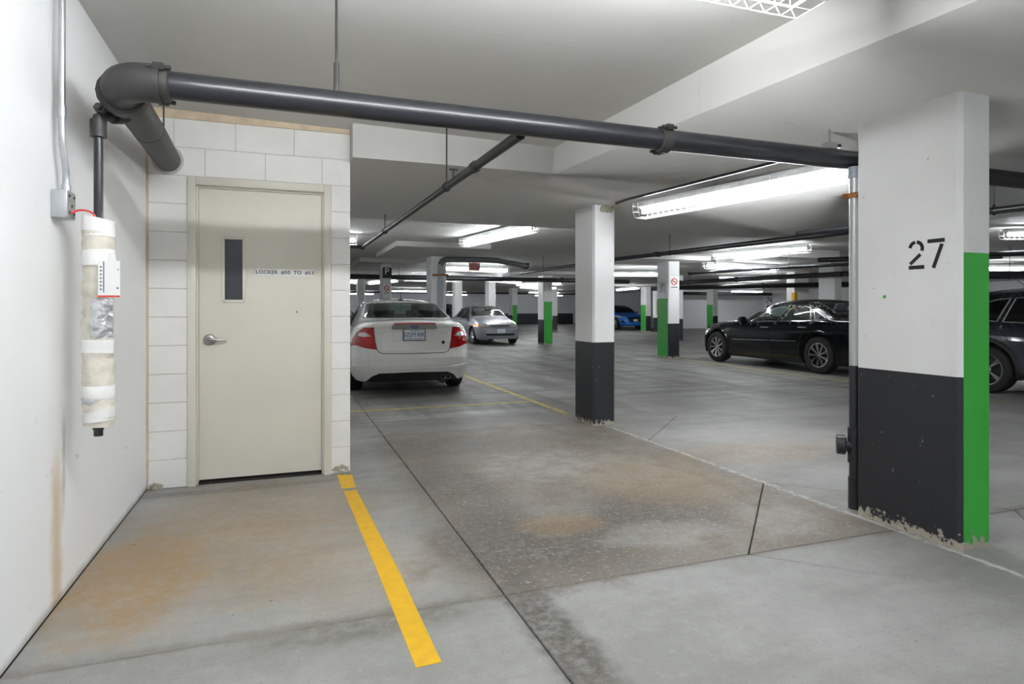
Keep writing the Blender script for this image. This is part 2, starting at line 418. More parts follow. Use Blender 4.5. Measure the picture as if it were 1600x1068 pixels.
def slab(poly):
    p = inset(poly, 0.0028)
    if len(p) < 3 or area(p) < 0.01: return
    q = inset(poly, 0.007)
    bm = NBM(); n = len(p)
    lo = [bm.verts.new((x, y, -0.018)) for x, y in p]; mid = [bm.verts.new((x, y, -0.005)) for x, y in p]
    bm.faces.new(lo[::-1])
    for i in range(n): bm.faces.new((lo[i], lo[(i+1)%n], mid[(i+1)%n], mid[i]))
    if len(q) == n:
        hi = [bm.verts.new((x, y, 0)) for x, y in q]
        for i in range(n): bm.faces.new((mid[i], mid[(i+1)%n], hi[(i+1)%n], hi[i]))
        bm.faces.new(hi)
    else: bm.faces.new(mid)
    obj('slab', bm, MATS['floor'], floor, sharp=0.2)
for i in range(len(xs)-1):
    for j in range(len(ys)-1):
        poly = [(xs[i], ys[j]), (xs[i+1], ys[j]), (xs[i+1], ys[j+1]), (xs[i], ys[j+1])]
        for cx, cy, r in diamonds:
            if cx in (xs[i], xs[i+1]) and cy in (ys[j], ys[j+1]):
                sx = 1 if cx == xs[i] else -1; sy = 1 if cy == ys[j] else -1
                if (cx, cy) == (3.25, 6.2) and sx < 0: continue
                k = sx*cx + sy*cy + r
                tri = clip(poly, sx, sy, k); slab(tri)
                poly = clip(poly, -sx, -sy, -k)
        slab(poly)

# ------------------------------------------------------------------ walls
bm = NBM(); box(bm, (XL-0.25, YB, 0), (XL, YF, 2.95)); struct(obj('wall_left', bm, MATS['wall_left']))
bm = NBM(); box(bm, (XL, YB-0.25, 0), (XR, YB, 2.95)); struct(obj('wall_rear', bm, M_WHITEWALL))
bm = NBM(); box(bm, (XR, YB, 0), (XR+0.25, 35.25, 2.95)); struct(obj('wall_right', bm, M_WHITEWALL))
bm = NBM(); box(bm, (24.0, 35.0, 0), (XR, 35.25, 2.95)); struct(obj('wall_right_far', bm, M_WHITEWALL))
bm = NBM(); box(bm, (24.0, 35.25, 0), (24.25, YF, 2.95)); struct(obj('wall_side_far', bm, M_FARWALL))
bm = NBM(); box(bm, (XL, YF, 0), (24.25, YF+0.25, 2.95)); struct(obj('wall_far', bm, M_FARWALL))
bm = NBM(); box(bm, (XL, YF-0.012, 0.0), (23.99, YF, 0.95)); struct(obj('baseboard_far', bm, M_DADO))
bm = text_bm('74', 0.55, 0.004); place(bm, (XR-0.006, 34.35, 1.90), (0, -1, 0), (0, 0, 1)); obj('lettering', bm, M_INK, bpy.data.objects['wall_right'])

# locker room: painted block wall with the door
DY, DX1 = 4.90, 0.457
wb = NBM()
box(wb, (XL, DY+0.004, 0), (-0.66, DY+0.19, 2.60)); box(wb, (0.315, DY+0.004, 0), (DX1-0.004, DY+0.19, 2.60)); box(wb, (-0.66, DY+0.004, 2.195), (0.315, DY+0.19, 2.60))
box(wb, (DX1-0.19, DY+0.19, 0), (DX1-0.004, 7.7, 2.60)); box(wb, (XL, 7.5, 0), (DX1-0.19, 7.7, 2.60))
wall_b = struct(obj('wall_back', wb, M_MORTAR))
def block(x0, x1, z0, z1):
    j = 0.0022
    bm = NBM(); box(bm, (x0+j, DY + random.uniform(-0.0015, 0.0015), z0+j), (x1-j if x1 < DX1-0.01 else x1, DY+0.185, z1-j))
    bmesh.ops.bevel(bm, geom=list(bm.edges), offset=0.002, segments=1, affect='EDGES')
    obj('block', bm, M_BLOCK, wall_b)
for k in range(13):
    z0, z1 = k*0.2, min((k+1)*0.2, 2.60)
    if k < 11:
        block(XL+0.012, -0.66, z0, z1); block(0.315, DX1, z0, z1)
    else:
        off = 0.2 if k % 2 else 0.0
        cuts = [XL+0.012] + [x for x in (XL + 0.17 + off + 0.4*i for i in range(5)) if XL+0.05 < x < DX1-0.05] + [DX1]
        for a, b in zip(cuts[:-1], cuts[1:]): block(a, b, z0, z1)
for k in range(13):          # side of the locker room along the next bay
    cuts = [DY+0.192] + [DY + 0.39 + (0.2 if k % 2 else 0.0) + 0.4*i for i in range(6)] + [7.7]
    for a, b in zip(cuts[:-1], cuts[1:]):
        bm = NBM(); box(bm, (DX1-0.03, a+0.0022, k*0.2+0.0022), (DX1 + random.uniform(-0.001, 0.001), b-0.0022, min(k*0.2+0.2, 2.60)-0.0022))
        bmesh.ops.bevel(bm, geom=list(bm.edges), offset=0.002, segments=1, affect='EDGES'); obj('block', bm, M_BLOCK, wall_b)
bm = NBM(); box(bm, (XL+0.012, DY-0.006, 2.60), (DX1, DY+0.19, 2.665)); obj('caulk_strip', bm, M_CAULK, wall_b)
bm = NBM(); box(bm, (XL, DY-0.004, 0.10), (XL+0.012, DY+0.1, 2.60)); obj('caulk_strip', bm, M_CAULK, wall_b)
bm = NBM()
for i in range(26):
    x = random.uniform(0.34, 0.455); z = random.uniform(0.0, 0.055)*random.random(); r = random.uniform(0.006, 0.016)
    bmesh.ops.create_icosphere(bm, subdivisions=1, radius=r, matrix=Matrix.Translation((x, DY-0.002, z+0.004)) @ Matrix.Diagonal((1.6, 0.35, 1.0, 1)))
for i in range(14):
    x = random.uniform(XL+0.01, XL+0.10); z = random.uniform(0, 0.06)*random.random(); r = random.uniform(0.008, 0.02)
    bmesh.ops.create_icosphere(bm, subdivisions=1, radius=r, matrix=Matrix.Translation((x, DY-0.004, z+0.004)) @ Matrix.Diagonal((1.4, 0.6, 1.0, 1)))
tag(obj('chipped_mortar', bm, M_CONC, wall_b), kind='stuff')

# door 1
door = thing('door_1', None, None, (-0.17, DY, 0)); struct(door)
FX0, FX1, FZ = -0.66, 0.315, 2.195
fb = NBM()
for a, b in (((FX0, DY-0.022, 0.0), (FX0+0.052, DY+0.14, FZ)), ((FX1-0.052, DY-0.022, 0.0), (FX1, DY+0.14, FZ)), ((FX0+0.052, DY-0.022, FZ-0.055), (FX1-0.052, DY+0.14, FZ))): box(fb, a, b, bevel=0.003)
for a, b in (((FX0+0.052, DY+0.03, 0), (FX0+0.064, DY+0.14, FZ-0.055)), ((FX1-0.064, DY+0.03, 0), (FX1-0.052, DY+0.14, FZ-0.055)), ((FX0+0.064, DY+0.03, FZ-0.068), (FX1-0.064, DY+0.14, FZ-0.055))): box(fb, a, b)
wobj('door_frame', fb, M_FRAME, door)
LX0, LX1, LZ0, LZ1, LY = FX0+0.066, FX1-0.066, 0.028, FZ-0.070, DY+0.045
# vision panel opening in the leaf
WX0, WX1, WZ0, WZ1 = -0.435, -0.297, 1.315, 1.775
lb = NBM()
for a, b in (((LX0, LY, LZ0), (WX0, LY+0.045, LZ1)), ((WX1, LY, LZ0), (LX1, LY+0.045, LZ1)), ((WX0, LY, LZ0), (WX1, LY+0.045, WZ0)), ((WX0, LY, WZ1), (WX1, LY+0.045, LZ1))): box(lb, a, b)
bmesh.ops.remove_doubles(lb, verts=lb.verts, dist=1e-5)
leaf = wobj('door_leaf', lb, M_DOOR, door)
fb = NBM(); w = 0.022
for a, b in (((WX0-0.012, LY-0.008, WZ0-0.012), (WX0+w-0.012, LY, WZ1+0.012)), ((WX1-w+0.012, LY-0.008, WZ0-0.012), (WX1+0.012, LY, WZ1+0.012)), ((WX0, LY-0.008, WZ0-0.012), (WX1, LY, WZ0+w-0.012)), ((WX0, LY-0.008, WZ1-w+0.012), (WX1, LY, WZ1+0.012))): box(fb, a, b, bevel=0.002)
wobj('vision_frame', fb, M_FRAME, door)
gb = NBM(); box(gb, (WX0, LY+0.02, WZ0), (WX1, LY+0.026, WZ1)); pane = wobj('pane', gb, mat('wired_glass', (0.035, 0.045, 0.055), 0.12), door)
wgb = NBM()
for i in range(1, 11): tube(wgb, [(WX0 + i*0.0127, LY+0.0185, WZ0), (WX0 + i*0.0127, LY+0.0185, WZ1)], 0.0009, 4)
for i in range(1, 36): tube(wgb, [(WX0, LY+0.0185, WZ0 + i*0.0127), (WX1, LY+0.0185, WZ0 + i*0.0127)], 0.0009, 4)
wr = wobj('wire_mesh', wgb, mat('wire_grey', (0.16, 0.18, 0.20), 0.5), door); wr['kind'] = 'stuff'
hb = NBM(); HX, HZ = LX0+0.068, 1.035
lathe(hb, [(0.0, -0.002), (0.040, -0.002), (0.040, -0.010), (0.034, -0.016), (0.018, -0.019), (0.016, -0.045), (0.016, -0.062), (0.0, -0.062)], 'y', 24)
bmesh.ops.translate(hb, verts=hb.verts, vec=(HX, LY, HZ))
tube(hb, [(HX-0.01, LY-0.055, HZ), (HX+0.03, LY-0.060, HZ+0.002), (HX+0.075, LY-0.058, HZ-0.002), (HX+0.115, LY-0.048, HZ-0.006)], [0.013, 0.012, 0.010, 0.007], 10)
handle = wobj('handle', hb, M_SATIN, door); handle['label'] = 'satin steel lever handle with round rose'
pb = NBM(); box(pb, (-0.215, LY-0.003, 1.505), (0.19, LY, 1.555)); plate = wobj('sign_plate', pb, M_SIGN, door); plate['label'] = 'white strip with black capitals LOCKER #50 TO #53'
tb = text_bm('LOCKER  #50  TO  #53', 0.0385, 0.0006, 1.06, bold=0.0006); place(tb, (-0.0125, LY-0.0042, 1.530), (1, 0, 0), (0, 0, 1)); bmesh.ops.translate(tb, verts=tb.verts, vec=-Vector(door.location))
lt = obj('lettering', tb, M_INK, plate)
sb = NBM(); lathe(sb, [(0.0, -0.002), (0.006, -0.002), (0.006, 0.0), (0.0, 0.0)], 'y', 10); bmesh.ops.translate(sb, verts=sb.verts, vec=(0.07, LY, 1.235)); wobj('screw', sb, M_PIPE_OLD, door)
sb = NBM(); box(sb, (LX0, DY+0.02, 0), (LX1, DY+0.15, 0.012)); wobj('threshold', sb, M_DARK, door)
sb = NBM(); box(sb, (LX0-0.002, DY+0.16, 0), (LX1+0.002, DY+0.18, FZ-0.07)); wobj('dark_backing', sb, M_DARK, door)

# ------------------------------------------------------------------ ceilings
ZLOW, ZHI = 2.385, 2.60
def znear(x, y): return 2.74 - 0.040*(max(y, -2)-3) - 0.022*(x+0.92)
bm = NBM()
prism(bm, [(XL, YB), (3.3, YB), (2.30, 4.90), (XL, 4.90)], znear, 3.1)
struct(obj('ceiling', bm, MATS['ceiling']))
bm = NBM()
prism(bm, [(0.46, 4.72), (2.09, 4.72), (8.3, 4.72), (8.3, 7.86), (0.46, 7.86)], ZLOW, 2.95)
prism(bm, [(2.09, 4.72), (3.07, YB), (8.3, YB), (8.3, 4.72)], ZLOW, 2.95)
bmesh.ops.remove_doubles(bm, verts=bm.verts, dist=1e-4)
struct(obj('ceiling_lowered', bm, MATS['ceiling']))
bm = NBM()
box(bm, (XL, 7.70, ZHI), (XR, YF, 2.95)); box(bm, (8.3, YB, ZHI), (XR, 7.70, 2.95)); box(bm, (XL, 4.90, 2.66), (0.46, 7.7, 2.95))
struct(obj('ceiling_rear', bm, MATS['ceiling']))
for x0, x1, y0, y1, z in ((2.0, 3.95, 12.1, 15.0, 2.50), (1.76, 3.34, 16.3, 18.4, 2.50), (10.15, 11.9, 10.75, 12.9, 2.42), (8.1, 10.1, 13.0, 14.9, 2.50), (7.6, 9.9, 19.8, 22.0, 2.5), (13.2, 15.5, 12.2, 14.4, 2.45), (1.2, 3.4, 21.8, 24.0, 2.45)):
    bm = NBM(); box(bm, (x0, y0, z), (x1, y1, ZHI)); struct(obj('ceiling_drop_panel', bm, MATS['ceiling']))

# ------------------------------------------------------------------ columns
def column(label, x0, x1, y0, y1, ztop, green=(), ch=0.022, black=True, chip=True):
    t = NBM(); cx, cy = (x0+x1)/2, (y0+y1)/2
    a, b = (x1-x0)/2, (y1-y0)/2
    ring = [(-a+ch, -b), (a-ch, -b), (a, -b+ch), (a, b-ch), (a-ch, b), (-a+ch, b), (-a, b-ch), (-a, -b+ch)]
    side = ['-Y', 'c', '+X', 'c', '+Y', 'c', '-X', 'c']
    zs = [0, 0.90, 1.55, ztop]
    rows = [[t.verts.new((x, y, z)) for x, y in ring] for z in zs]
    for k in range(3):
        for i in range(8):
            f = t.faces.new((rows[k][i], rows[k][(i+1)%8], rows[k+1][(i+1)%8], rows[k+1][i]))
            s = side[i]
            f.material_index = 2 if (s in green and k < 2) else (1 if (k == 0 and black) else 0)
    t.faces.new(rows[0][::-1]); t.faces.new(rows[-1])
    o = obj('column', t, [WHITE, BLACK, GREEN], None, sharp=0.3)
    o.location = (cx, cy, 0)
    return tag(o, label, 'column', 'painted concrete columns')
c27 = column('white concrete column stencilled 27, black base and one green face', 3.28, 3.52, 2.215, 2.845, ZLOW, ('-Y',))
c2 = column('white column with black base standing between the bay and the aisle, no green', 3.10, 3.37, 5.96, 6.42, ZLOW)
c4 = column('column with green left face and black base, left of the black sedan', 9.21, 9.56, 13.56, 14.08, 2.50, ('-X',))
column('slim green column showing just right behind the signed green column', 14.35, 14.62, 20.5, 21.0, ZHI, ('-X',))
column('green and black column to the right of the silver sedan', 8.71, 9.08, 20.62, 21.15, 2.5, ('-Y',))
column('white and black column half hidden behind the central pillar, no green', 14.9, 15.3, 34.0, 34.6, ZHI)
column('green faced column just above the bonnet of the black sedan', 23.3, 23.65, 29.8, 30.4, ZHI, ('-X',))
column('green column in front of the blue car', 19.55, 19.88, 31.0, 31.6, ZHI, ('-X',))
column('white column rising behind the roof of the black sedan', 14.15, 14.42, 12.94, 13.5, 2.45)
c8 = column('wide column with green lower face and yellow guard behind the black sedan', 16.85, 17.5, 17.1, 17.5, ZHI, ('-Y', '-X'))
c9 = column('white column with grey downpipe behind the white sedan', 3.14, 3.50, 14.1, 14.65, 2.50)
c10 = column('column with black parking sign above the white sedan roof', 2.43, 2.68, 17.0, 17.5, 2.50, ('-Y',))
column('white column at far left beyond the white sedan', 2.36, 2.62, 22.5, 23.0, 2.45)
column('white column right behind the dark parked car', 7.15, 7.5, 27.2, 27.7, ZHI)
column('white column rising behind the silver sedan roof', 8.34, 8.66, 25.9, 26.45, ZHI)
column('far column with green lower face behind the silver sedan', 13.0, 13.35, 35.7, 36.3, ZHI, ('-Y',))

# 27 stencil on the near column
nb = NBM()
def stroke2(bm, pts, w):
    for (a, b) in zip(pts[:-1], pts[1:]):
        d = (Vector(b)-Vector(a)).normalized(); n = Vector((-d.y, d.x))*w/2
        a2, b2 = Vector(a)-d*0.001, Vector(b)+d*0.001
        flat_poly(bm, [a2-n, b2-n, b2+n, a2+n])
H = 0.155
arc = lambda cx, cy, r, a0, a1, n=8: [(cx+r*math.cos(R(a0+(a1-a0)*i/n)), cy+r*math.sin(R(a0+(a1-a0)*i/n))) for i in range(n+1)]
stroke2(nb, arc(0.042, 0.112, 0.036, 170, 100), 0.019)
stroke2(nb, arc(0.042, 0.112, 0.036, 82, -22), 0.019)
stroke2(nb, [(0.066, 0.078), (0.008, 0.028)], 0.019)
stroke2(nb, [(0.0, 0.008), (0.088, 0.008)], 0.021)
stroke2(nb, [(0.108, 0.145), (0.200, 0.145)], 0.021)
stroke2(nb, [(0.186, 0.124), (0.140, 0.0)], 0.020)
# the face looks towards -X; its right-hand direction in the picture is -Y
place(nb, (3.2795, 2.498, 1.478), (0, -1, 0), (0, 0, 1))
bmesh.ops.translate(nb, verts=nb.verts, vec=-Vector(c27.location)); obj('stencil_number', nb, M_INK, c27)
nb = NBM(); flat_poly(nb, [(0, 0), (0.022, 0.002), (0.018, 0.008), (0.024, 0.016), (0.004, 0.019)]); place(nb, (3.2795, 2.66, 1.318), (0, -1, 0), (0, 0, 1))
bmesh.ops.translate(nb, verts=nb.verts, vec=-Vector(c27.location)); obj('paint_splash', nb, GREEN, c27)
# broken corner of the central pillar
nb = NBM()
for i in range(16):
    bmesh.ops.create_icosphere(nb, subdivisions=1, radius=random.uniform(0.02, 0.035), matrix=Matrix.Translation((random.uniform(3.20, 3.36), 5.958, 2.345 + random.uniform(-0.02, 0.02))) @ Matrix.Diagonal((1.3, 0.25, 0.8, 1)))
bmesh.ops.translate(nb, verts=nb.verts, vec=-Vector(c2.location)); tag(obj('broken_concrete', nb, M_CONC, c2), kind='stuff')
# bare concrete foot of the near column
def foot(col, x0, x1, y0, y1):
    bm = NBM()
    for i in range(34):
        u = random.random()
        if random.random() < 0.75: p = (x0-0.002, y0 + u*(y1-y0)); d = (0.35, 1.5, 1, 1)
        else: p = (x0 + u*(x1-x0), y0-0.002); d = (1.5, 0.35, 1, 1)
        bmesh.ops.create_icosphere(bm, subdivisions=1, radius=random.uniform(0.005, 0.013), matrix=Matrix.Translation((p[0], p[1], random.random()**2*0.022 + 0.002)) @ Matrix.Diagonal(d))
    bmesh.ops.translate(bm, verts=bm.verts, vec=-Vector(col.location)); tag(obj('crumbled_foot', bm, M_CONC, col), kind='stuff')
foot(c27, 3.28, 3.52, 2.215, 2.845)
# small signs on columns
def round_sign(col, pos, ex, r):
    s = NBM(); ring = [(r*1.35*x, r*1.6*y) for x, y in ((-1,-1),(1,-1),(1,1),(-1,1))]
    flat_poly(s, ring, 0.004); ex = Vector(ex); nrm = ex.cross(Vector((0,0,1)))
    loc = Vector(col.location)
    place(s, pos, ex, (0,0,1)); bmesh.ops.translate(s, verts=s.verts, vec=-loc); p = obj('sign_plate', s, M_SIGN, col)
    s = NBM(); tube(s, [(r*0.8*math.cos(a), r*0.8*math.sin(a)+r*0.2, 0.006) for a in [2*math.pi*i/20 for i in range(20)]], r*0.12, 6, closed=True)
    tube(s, [(-r*0.55, r*0.75, 0.006), (r*0.55, -r*0.35, 0.006)], r*0.1, 6)
    place(s, pos, ex, (0,0,1)); bmesh.ops.translate(s, verts=s.verts, vec=-loc); obj('ring_symbol', s, M_RED, p)
    s = NBM(); box(s, (-r*0.5, r*0.12, 0.004), (r*0.45, r*0.28, 0.0055)); box(s, (-r*1.0, -r*1.35, 0.004), (r*1.0, -r*1.15, 0.0055))
    place(s, pos, ex, (0,0,1)); bmesh.ops.translate(s, verts=s.verts, vec=-loc); obj('symbol', s, M_INK, p)
round_sign(c4, (9.385, 13.555, 1.96), (1, 0, 0), 0.10)
round_sign(c10, (2.55, 16.995, 1.82), (1, 0, 0), 0.085)
s = NBM(); flat_poly(s, [(-0.15, -0.2), (0.15, -0.2), (0.15, 0.06), (-0.15, 0.06)], 0.004); place(s, (9.205, 13.82, 1.90), (0, -1, 0), (0, 0, 1)); bmesh.ops.translate(s, verts=s.verts, vec=-Vector(c4.location)); p = obj('sign_plate', s, mat('sign_grey', (0.45, 0.46, 0.47), 0.5), c4)
s = text_bm('P', 0.2, 0.001); place(s, (9.199, 13.82, 1.86), (0, -1, 0), (0, 0, 1)); bmesh.ops.translate(s, verts=s.verts, vec=-Vector(c4.location)); obj('lettering', s, M_INK, p)
s = NBM(); box(s, (2.44, 16.95, 2.12), (2.68, 16.998, 2.40)); bmesh.ops.translate(s, verts=s.verts, vec=-Vector(c10.location)); p = obj('sign_box', s, M_INK, c10)
s = text_bm('P', 0.24, 0.001); place(s, (2.55, 16.947, 2.29), (1, 0, 0), (0, 0, 1)); bmesh.ops.translate(s, verts=s.verts, vec=-Vector(c10.location)); obj('lettering', s, M_SIGN, p)
s = NBM(); box(s, (16.72, 16.98, 0.2), (16.86, 17.12, 1.86)); bmesh.ops.translate(s, verts=s.verts, vec=-Vector(c8.location)); obj('corner_guard', s, M_YELLOW, c8)
def col_text(col, txt, size, pos, ex):
    s = text_bm(txt, size, 0.001); place(s, pos, ex, (0, 0, 1)); bmesh.ops.translate(s, verts=s.verts, vec=-Vector(col.location)); obj('stencil_number', s, M_INK, col)

# ------------------------------------------------------------------ painted lines
def line(label, pts, m, z=0.0015):
    bm = NBM(); lo = [bm.verts.new((p[0], p[1], 0.0)) for p in pts]; hi = [bm.verts.new((p[0], p[1], z)) for p in pts]; n = len(pts)
    bm.faces.new(hi); bm.faces.new(lo[::-1])
    for i in range(n): bm.faces.new((lo[i], lo[(i+1)%n], hi[(i+1)%n], hi[i]))
    o = obj('painted_line', bm, m); return tag(o, label, 'floor marking')
yl = [G(537, 767), G(557, 765), G(560, 771), G(620, 885), G(690, 1034), G(650, 1043), G(590, 893)]
line('long bright yellow painted line on the floor leading from the door', [(p.x, p.y) for p in yl], M_YELLOW)
yl = [G(527, 742), G(550, 741), G(556, 761), G(534, 763)]
line('short yellow stub of floor line touching the door corner', [(p.x, p.y) for p in yl], M_YELLOW)
def strip(label, a, b, w, m):
    a, b = Vector(a), Vector(b); d = (b-a).normalized(); n = Vector((-d.y, d.x))*w/2
    return line(label, [a-n, b-n, b+n, a+n], m)
strip('worn yellow line crossing behind the white sedan', (0.62, 7.82), (3.10, 7.85), 0.09, M_YELLOW_OLD)
strip('worn yellow line running from the central pillar beside the white sedan', (3.17, 6.75), (3.19, 14.5), 0.09, M_YELLOW_OLD)
strip('worn yellow line beside the wheels of the black sedan', (9.05, 5.5), (9.45, 13.2), 0.09, M_YELLOW_OLD)

# ------------------------------------------------------------------ pipes
def coupling(bm, p, d, r, mi=0):
    """grooved clamp ring with two bolt ears"""
    p, d = Vector(p), Vector(d).normalized()
    tube(bm, [p-d*0.035, p-d*0.03, p+d*0.03, p+d*0.035], [r*1.10, r*1.24, r*1.24, r*1.10], 16, mi=mi)
    up = Vector((0,0,1)) if abs(d.z) < 0.9 else Vector((1,0,0)); s = d.cross(up).normalized()
    for k in (-1, 1):
        q = p + (s*0.75+up*0.66).normalized()*k*r*1.42
        tube(bm, [q-d*0.045, q+d*0.045], r*0.16, 8, mi=mi); tube(bm, [q-d*0.02, q+d*0.02], r*0.3, 6, mi=mi)
def hanger(th, x, y, z, ztop, rp, vertical=True):
    b = NBM(); tube(b, [(x, y, z+rp+0.03), (x, y, ztop)], 0.006, 8); wobj('hanger_rod', b, M_ROD, th)
    b = NBM(); n = 14
    tube(b, [(x + (rp+0.004)*1.05*math.sin(a)*hanger.ax[0], y + (rp+0.004)*1.05*math.sin(a)*hanger.ax[1], z + (rp+0.005)*math.cos(a) + (0.02 if abs(a) < 0.4 else 0)) for a in [2*math.pi*i/n for i in range(n)]], 0.005, 6, closed=True)
    wobj('hanger_ring', b, M_ROD, th)
hanger.ax = (0, 1)
# main drain pipe across the bay
PY, PZ, PR = 2.97, 2.205, 0.058
mp = thing('drain_pipe', 'thick black drain pipe crossing the bay under the ceiling to the numbered column', 'pipe', (0, PY, PZ))
b = NBM(); tube(b, [(-0.50, PY, PZ), (3.42, PY, PZ)], PR, 24); wobj('pipe_run', b, M_PIPE, mp)
b = NBM(); tube(b, [(3.45, PY, PZ), (7.6, PY, PZ-0.03)], PR, 20); wobj('pipe_run', b, M_PIPE_OLD, mp)
b = NBM(); e = arc_pts((-0.4, PY, PZ), (-0.665, PY, PZ), (-0.68, PY+0.4, PZ), 0.14, 8)
tube(b, [(-0.5, PY, PZ)] + e + [(-0.68, PY+0.2, PZ)], PR*1.38, 22); wobj('elbow', b, M_PIPE_OLD, mp)
b = NBM(); tube(b, [(-0.68, PY+0.15, PZ), (-0.725, 3.9, PZ+0.05)], PR*1.38, 22); wobj('pipe_run', b, M_PIPE_OLD, mp)
b = NBM(); tube(b, [(-0.725, 3.9, PZ+0.05), (-0.785, 4.91, PZ+0.095)], PR*1.41, 22); wobj('pipe_run', b, M_PIPE_OLD, mp)
b = NBM(); coupling(b, (-0.50, PY, PZ), (1, 0, 0), PR); wobj('coupling', b, M_PIPE_OLD, mp)
b = NBM(); coupling(b, (-0.682, PY+0.19, PZ), (0, 1, 0), PR*1.38); wobj('coupling', b, M_PIPE_OLD, mp)
b = NBM(); coupling(b, (1.985, PY, PZ), (1, 0, 0), PR); wobj('coupling', b, M_PIPE_OLD, mp)
for x, zt in ((0.215, znear(0.2, PY)),):
    b = NBM(); tube(b, [(x, PY, PZ+PR), (x, PY, PZ+PR+0.13)], 0.012, 8); tube(b, [(x, PY, PZ+PR+0.12), (x, PY, zt+0.01)], 0.006, 8); wobj('hanger_rod', b, M_ROD, mp)
b = NBM(); tube(b, [(-0.72, 4.35, PZ+0.07), (-0.72, 4.35, znear(-.7, 4.3)+0.01)], 0.005, 8); wobj('hanger_rod', b, M_ROD, mp)
b = NBM(); lathe(b, [(PR*1.40, 0.0), (PR*1.72, 0.004), (PR*1.75, -0.012), (PR*1.42, -0.014)], 'y', 24); bmesh.ops.translate(b, verts=b.verts, vec=(-0.785, DY-0.002, PZ+0.095)); wobj('mortar_collar', b, M_MORTAR, mp)
# bracket block above the pipe by the column
b = NBM(); box(b, (3.17, PY-0.03, PZ+PR-0.004), (3.24, PY+0.03, PZ+PR+0.035)); tube(b, [(3.205, PY, PZ+PR+0.03), (3.205, PY, ZLOW)], 0.006, 8); wobj('bracket', b, mat('bracket_grey', (0.35, 0.34, 0.33), 0.6), mp)

# downpipe at the far edge of the numbered column
DXp, DYp = 3.368, 2.925
dp = thing('standpipe', 'grey vertical downpipe with black lower end behind the numbered column', 'pipe', (DXp, DYp, 0))
b = NBM(); tube(b, [(DXp, DYp, 0.90), (DXp, DYp, 2.08)], 0.034, 18); wobj('upper_pipe', b, mat('standpipe_grey', (0.45, 0.46, 0.47), 0.35, 0.3), dp)
b = NBM(); tube(b, [(DXp, DYp, 2.08), (DXp, DYp, 2.15)], 0.041, 18); wobj('sleeve', b, M_GREYPIPE, dp)
b = NBM(); tube(b, [(DXp, DYp, 0.0), (DXp, DYp, 0.90)], 0.034, 18); tube(b, [(DXp, DYp, 0.29), (DXp, DYp, 0.51)], 0.043, 18); tube(b, [(DXp, DYp, 0.0), (DXp, DYp, 0.2)], 0.040, 18); wobj('lower_pipe', b, M_PIPE, dp)
b = NBM(); tube(b, [(DXp, DYp, 0.395), (DXp-0.05, DYp+0.05, 0.395)], 0.040, 16); tube(b, [(DXp-0.035, DYp+0.035, 0.395), (DXp-0.04, DYp+0.04, 0.395), (DXp-0.072, DYp+0.072, 0.395), (DXp-0.076, DYp+0.076, 0.395)], [0.05, 0.062, 0.062, 0.05], 18); wobj('cleanout_cap', b, M_PIPE, dp)
b = NBM(); box(b, (DXp-0.046, DYp-0.05, 1.955), (DXp+0.046, DYp+0.046, 1.985), bevel=0.004); tube(b, [(DXp-0.075, DYp+0.02, 1.97), (DXp, DYp+0.02, 1.97)], 0.012, 8); wobj('clamp', b, M_RUST, dp)

# branch line running away from the main pipe
bp_ = thing('branch_pipe', 'thin black branch pipe running from the drain pipe towards the white sedan', 'pipe', (1.12, 3.05, 2.17))
A, Bp = Vector((1.15, 3.03, 2.17)), Vector((1.07, 9.5, 2.195))
lerp = lambda t: A + (Bp-A)*t
b = NBM(); tube(b, [lerp(0), lerp(0.245)], 0.029, 16); wobj('pipe_run', b, M_PIPE_OLD, bp_)
b = NBM(); tube(b, [lerp(0.245), lerp(1)], 0.025, 16); wobj('pipe_run', b, M_PIPE_OLD, bp_)
b = NBM(); coupling(b, lerp(0.125), Bp-A, 0.03); wobj('coupling', b, M_PIPE_OLD, bp_)
b = NBM(); coupling(b, lerp(1), Bp-A, 0.03); wobj('coupling', b, M_PIPE_OLD, bp_)
b = NBM(); tube(b, [lerp(1), lerp(1)+Vector((-0.9, 0.1, 0))], 0.025, 12); wobj('pipe_run', b, M_PIPE_OLD, bp_)
hanger.ax = (1, 0)
for t, zt in ((0.235, znear(1.1, 4.55)), (0.68, ZLOW+0.01)):
    p = lerp(t); hanger(bp_, p.x, p.y, p.z, zt, 0.026)
b = NBM(); p = lerp(0.205); tube(b, [p, p+Vector((0, 0, 0.075))], 0.010, 8); tube(b, [p+Vector((0,0,0.075)), p+Vector((0,0,0.1))], 0.006, 8); tube(b, [p+Vector((-0.03,0,0.092)), p+Vector((0.03,0,0.092))], 0.007, 8); wobj('sprinkler_head', b, M_PIPE_OLD, bp_)

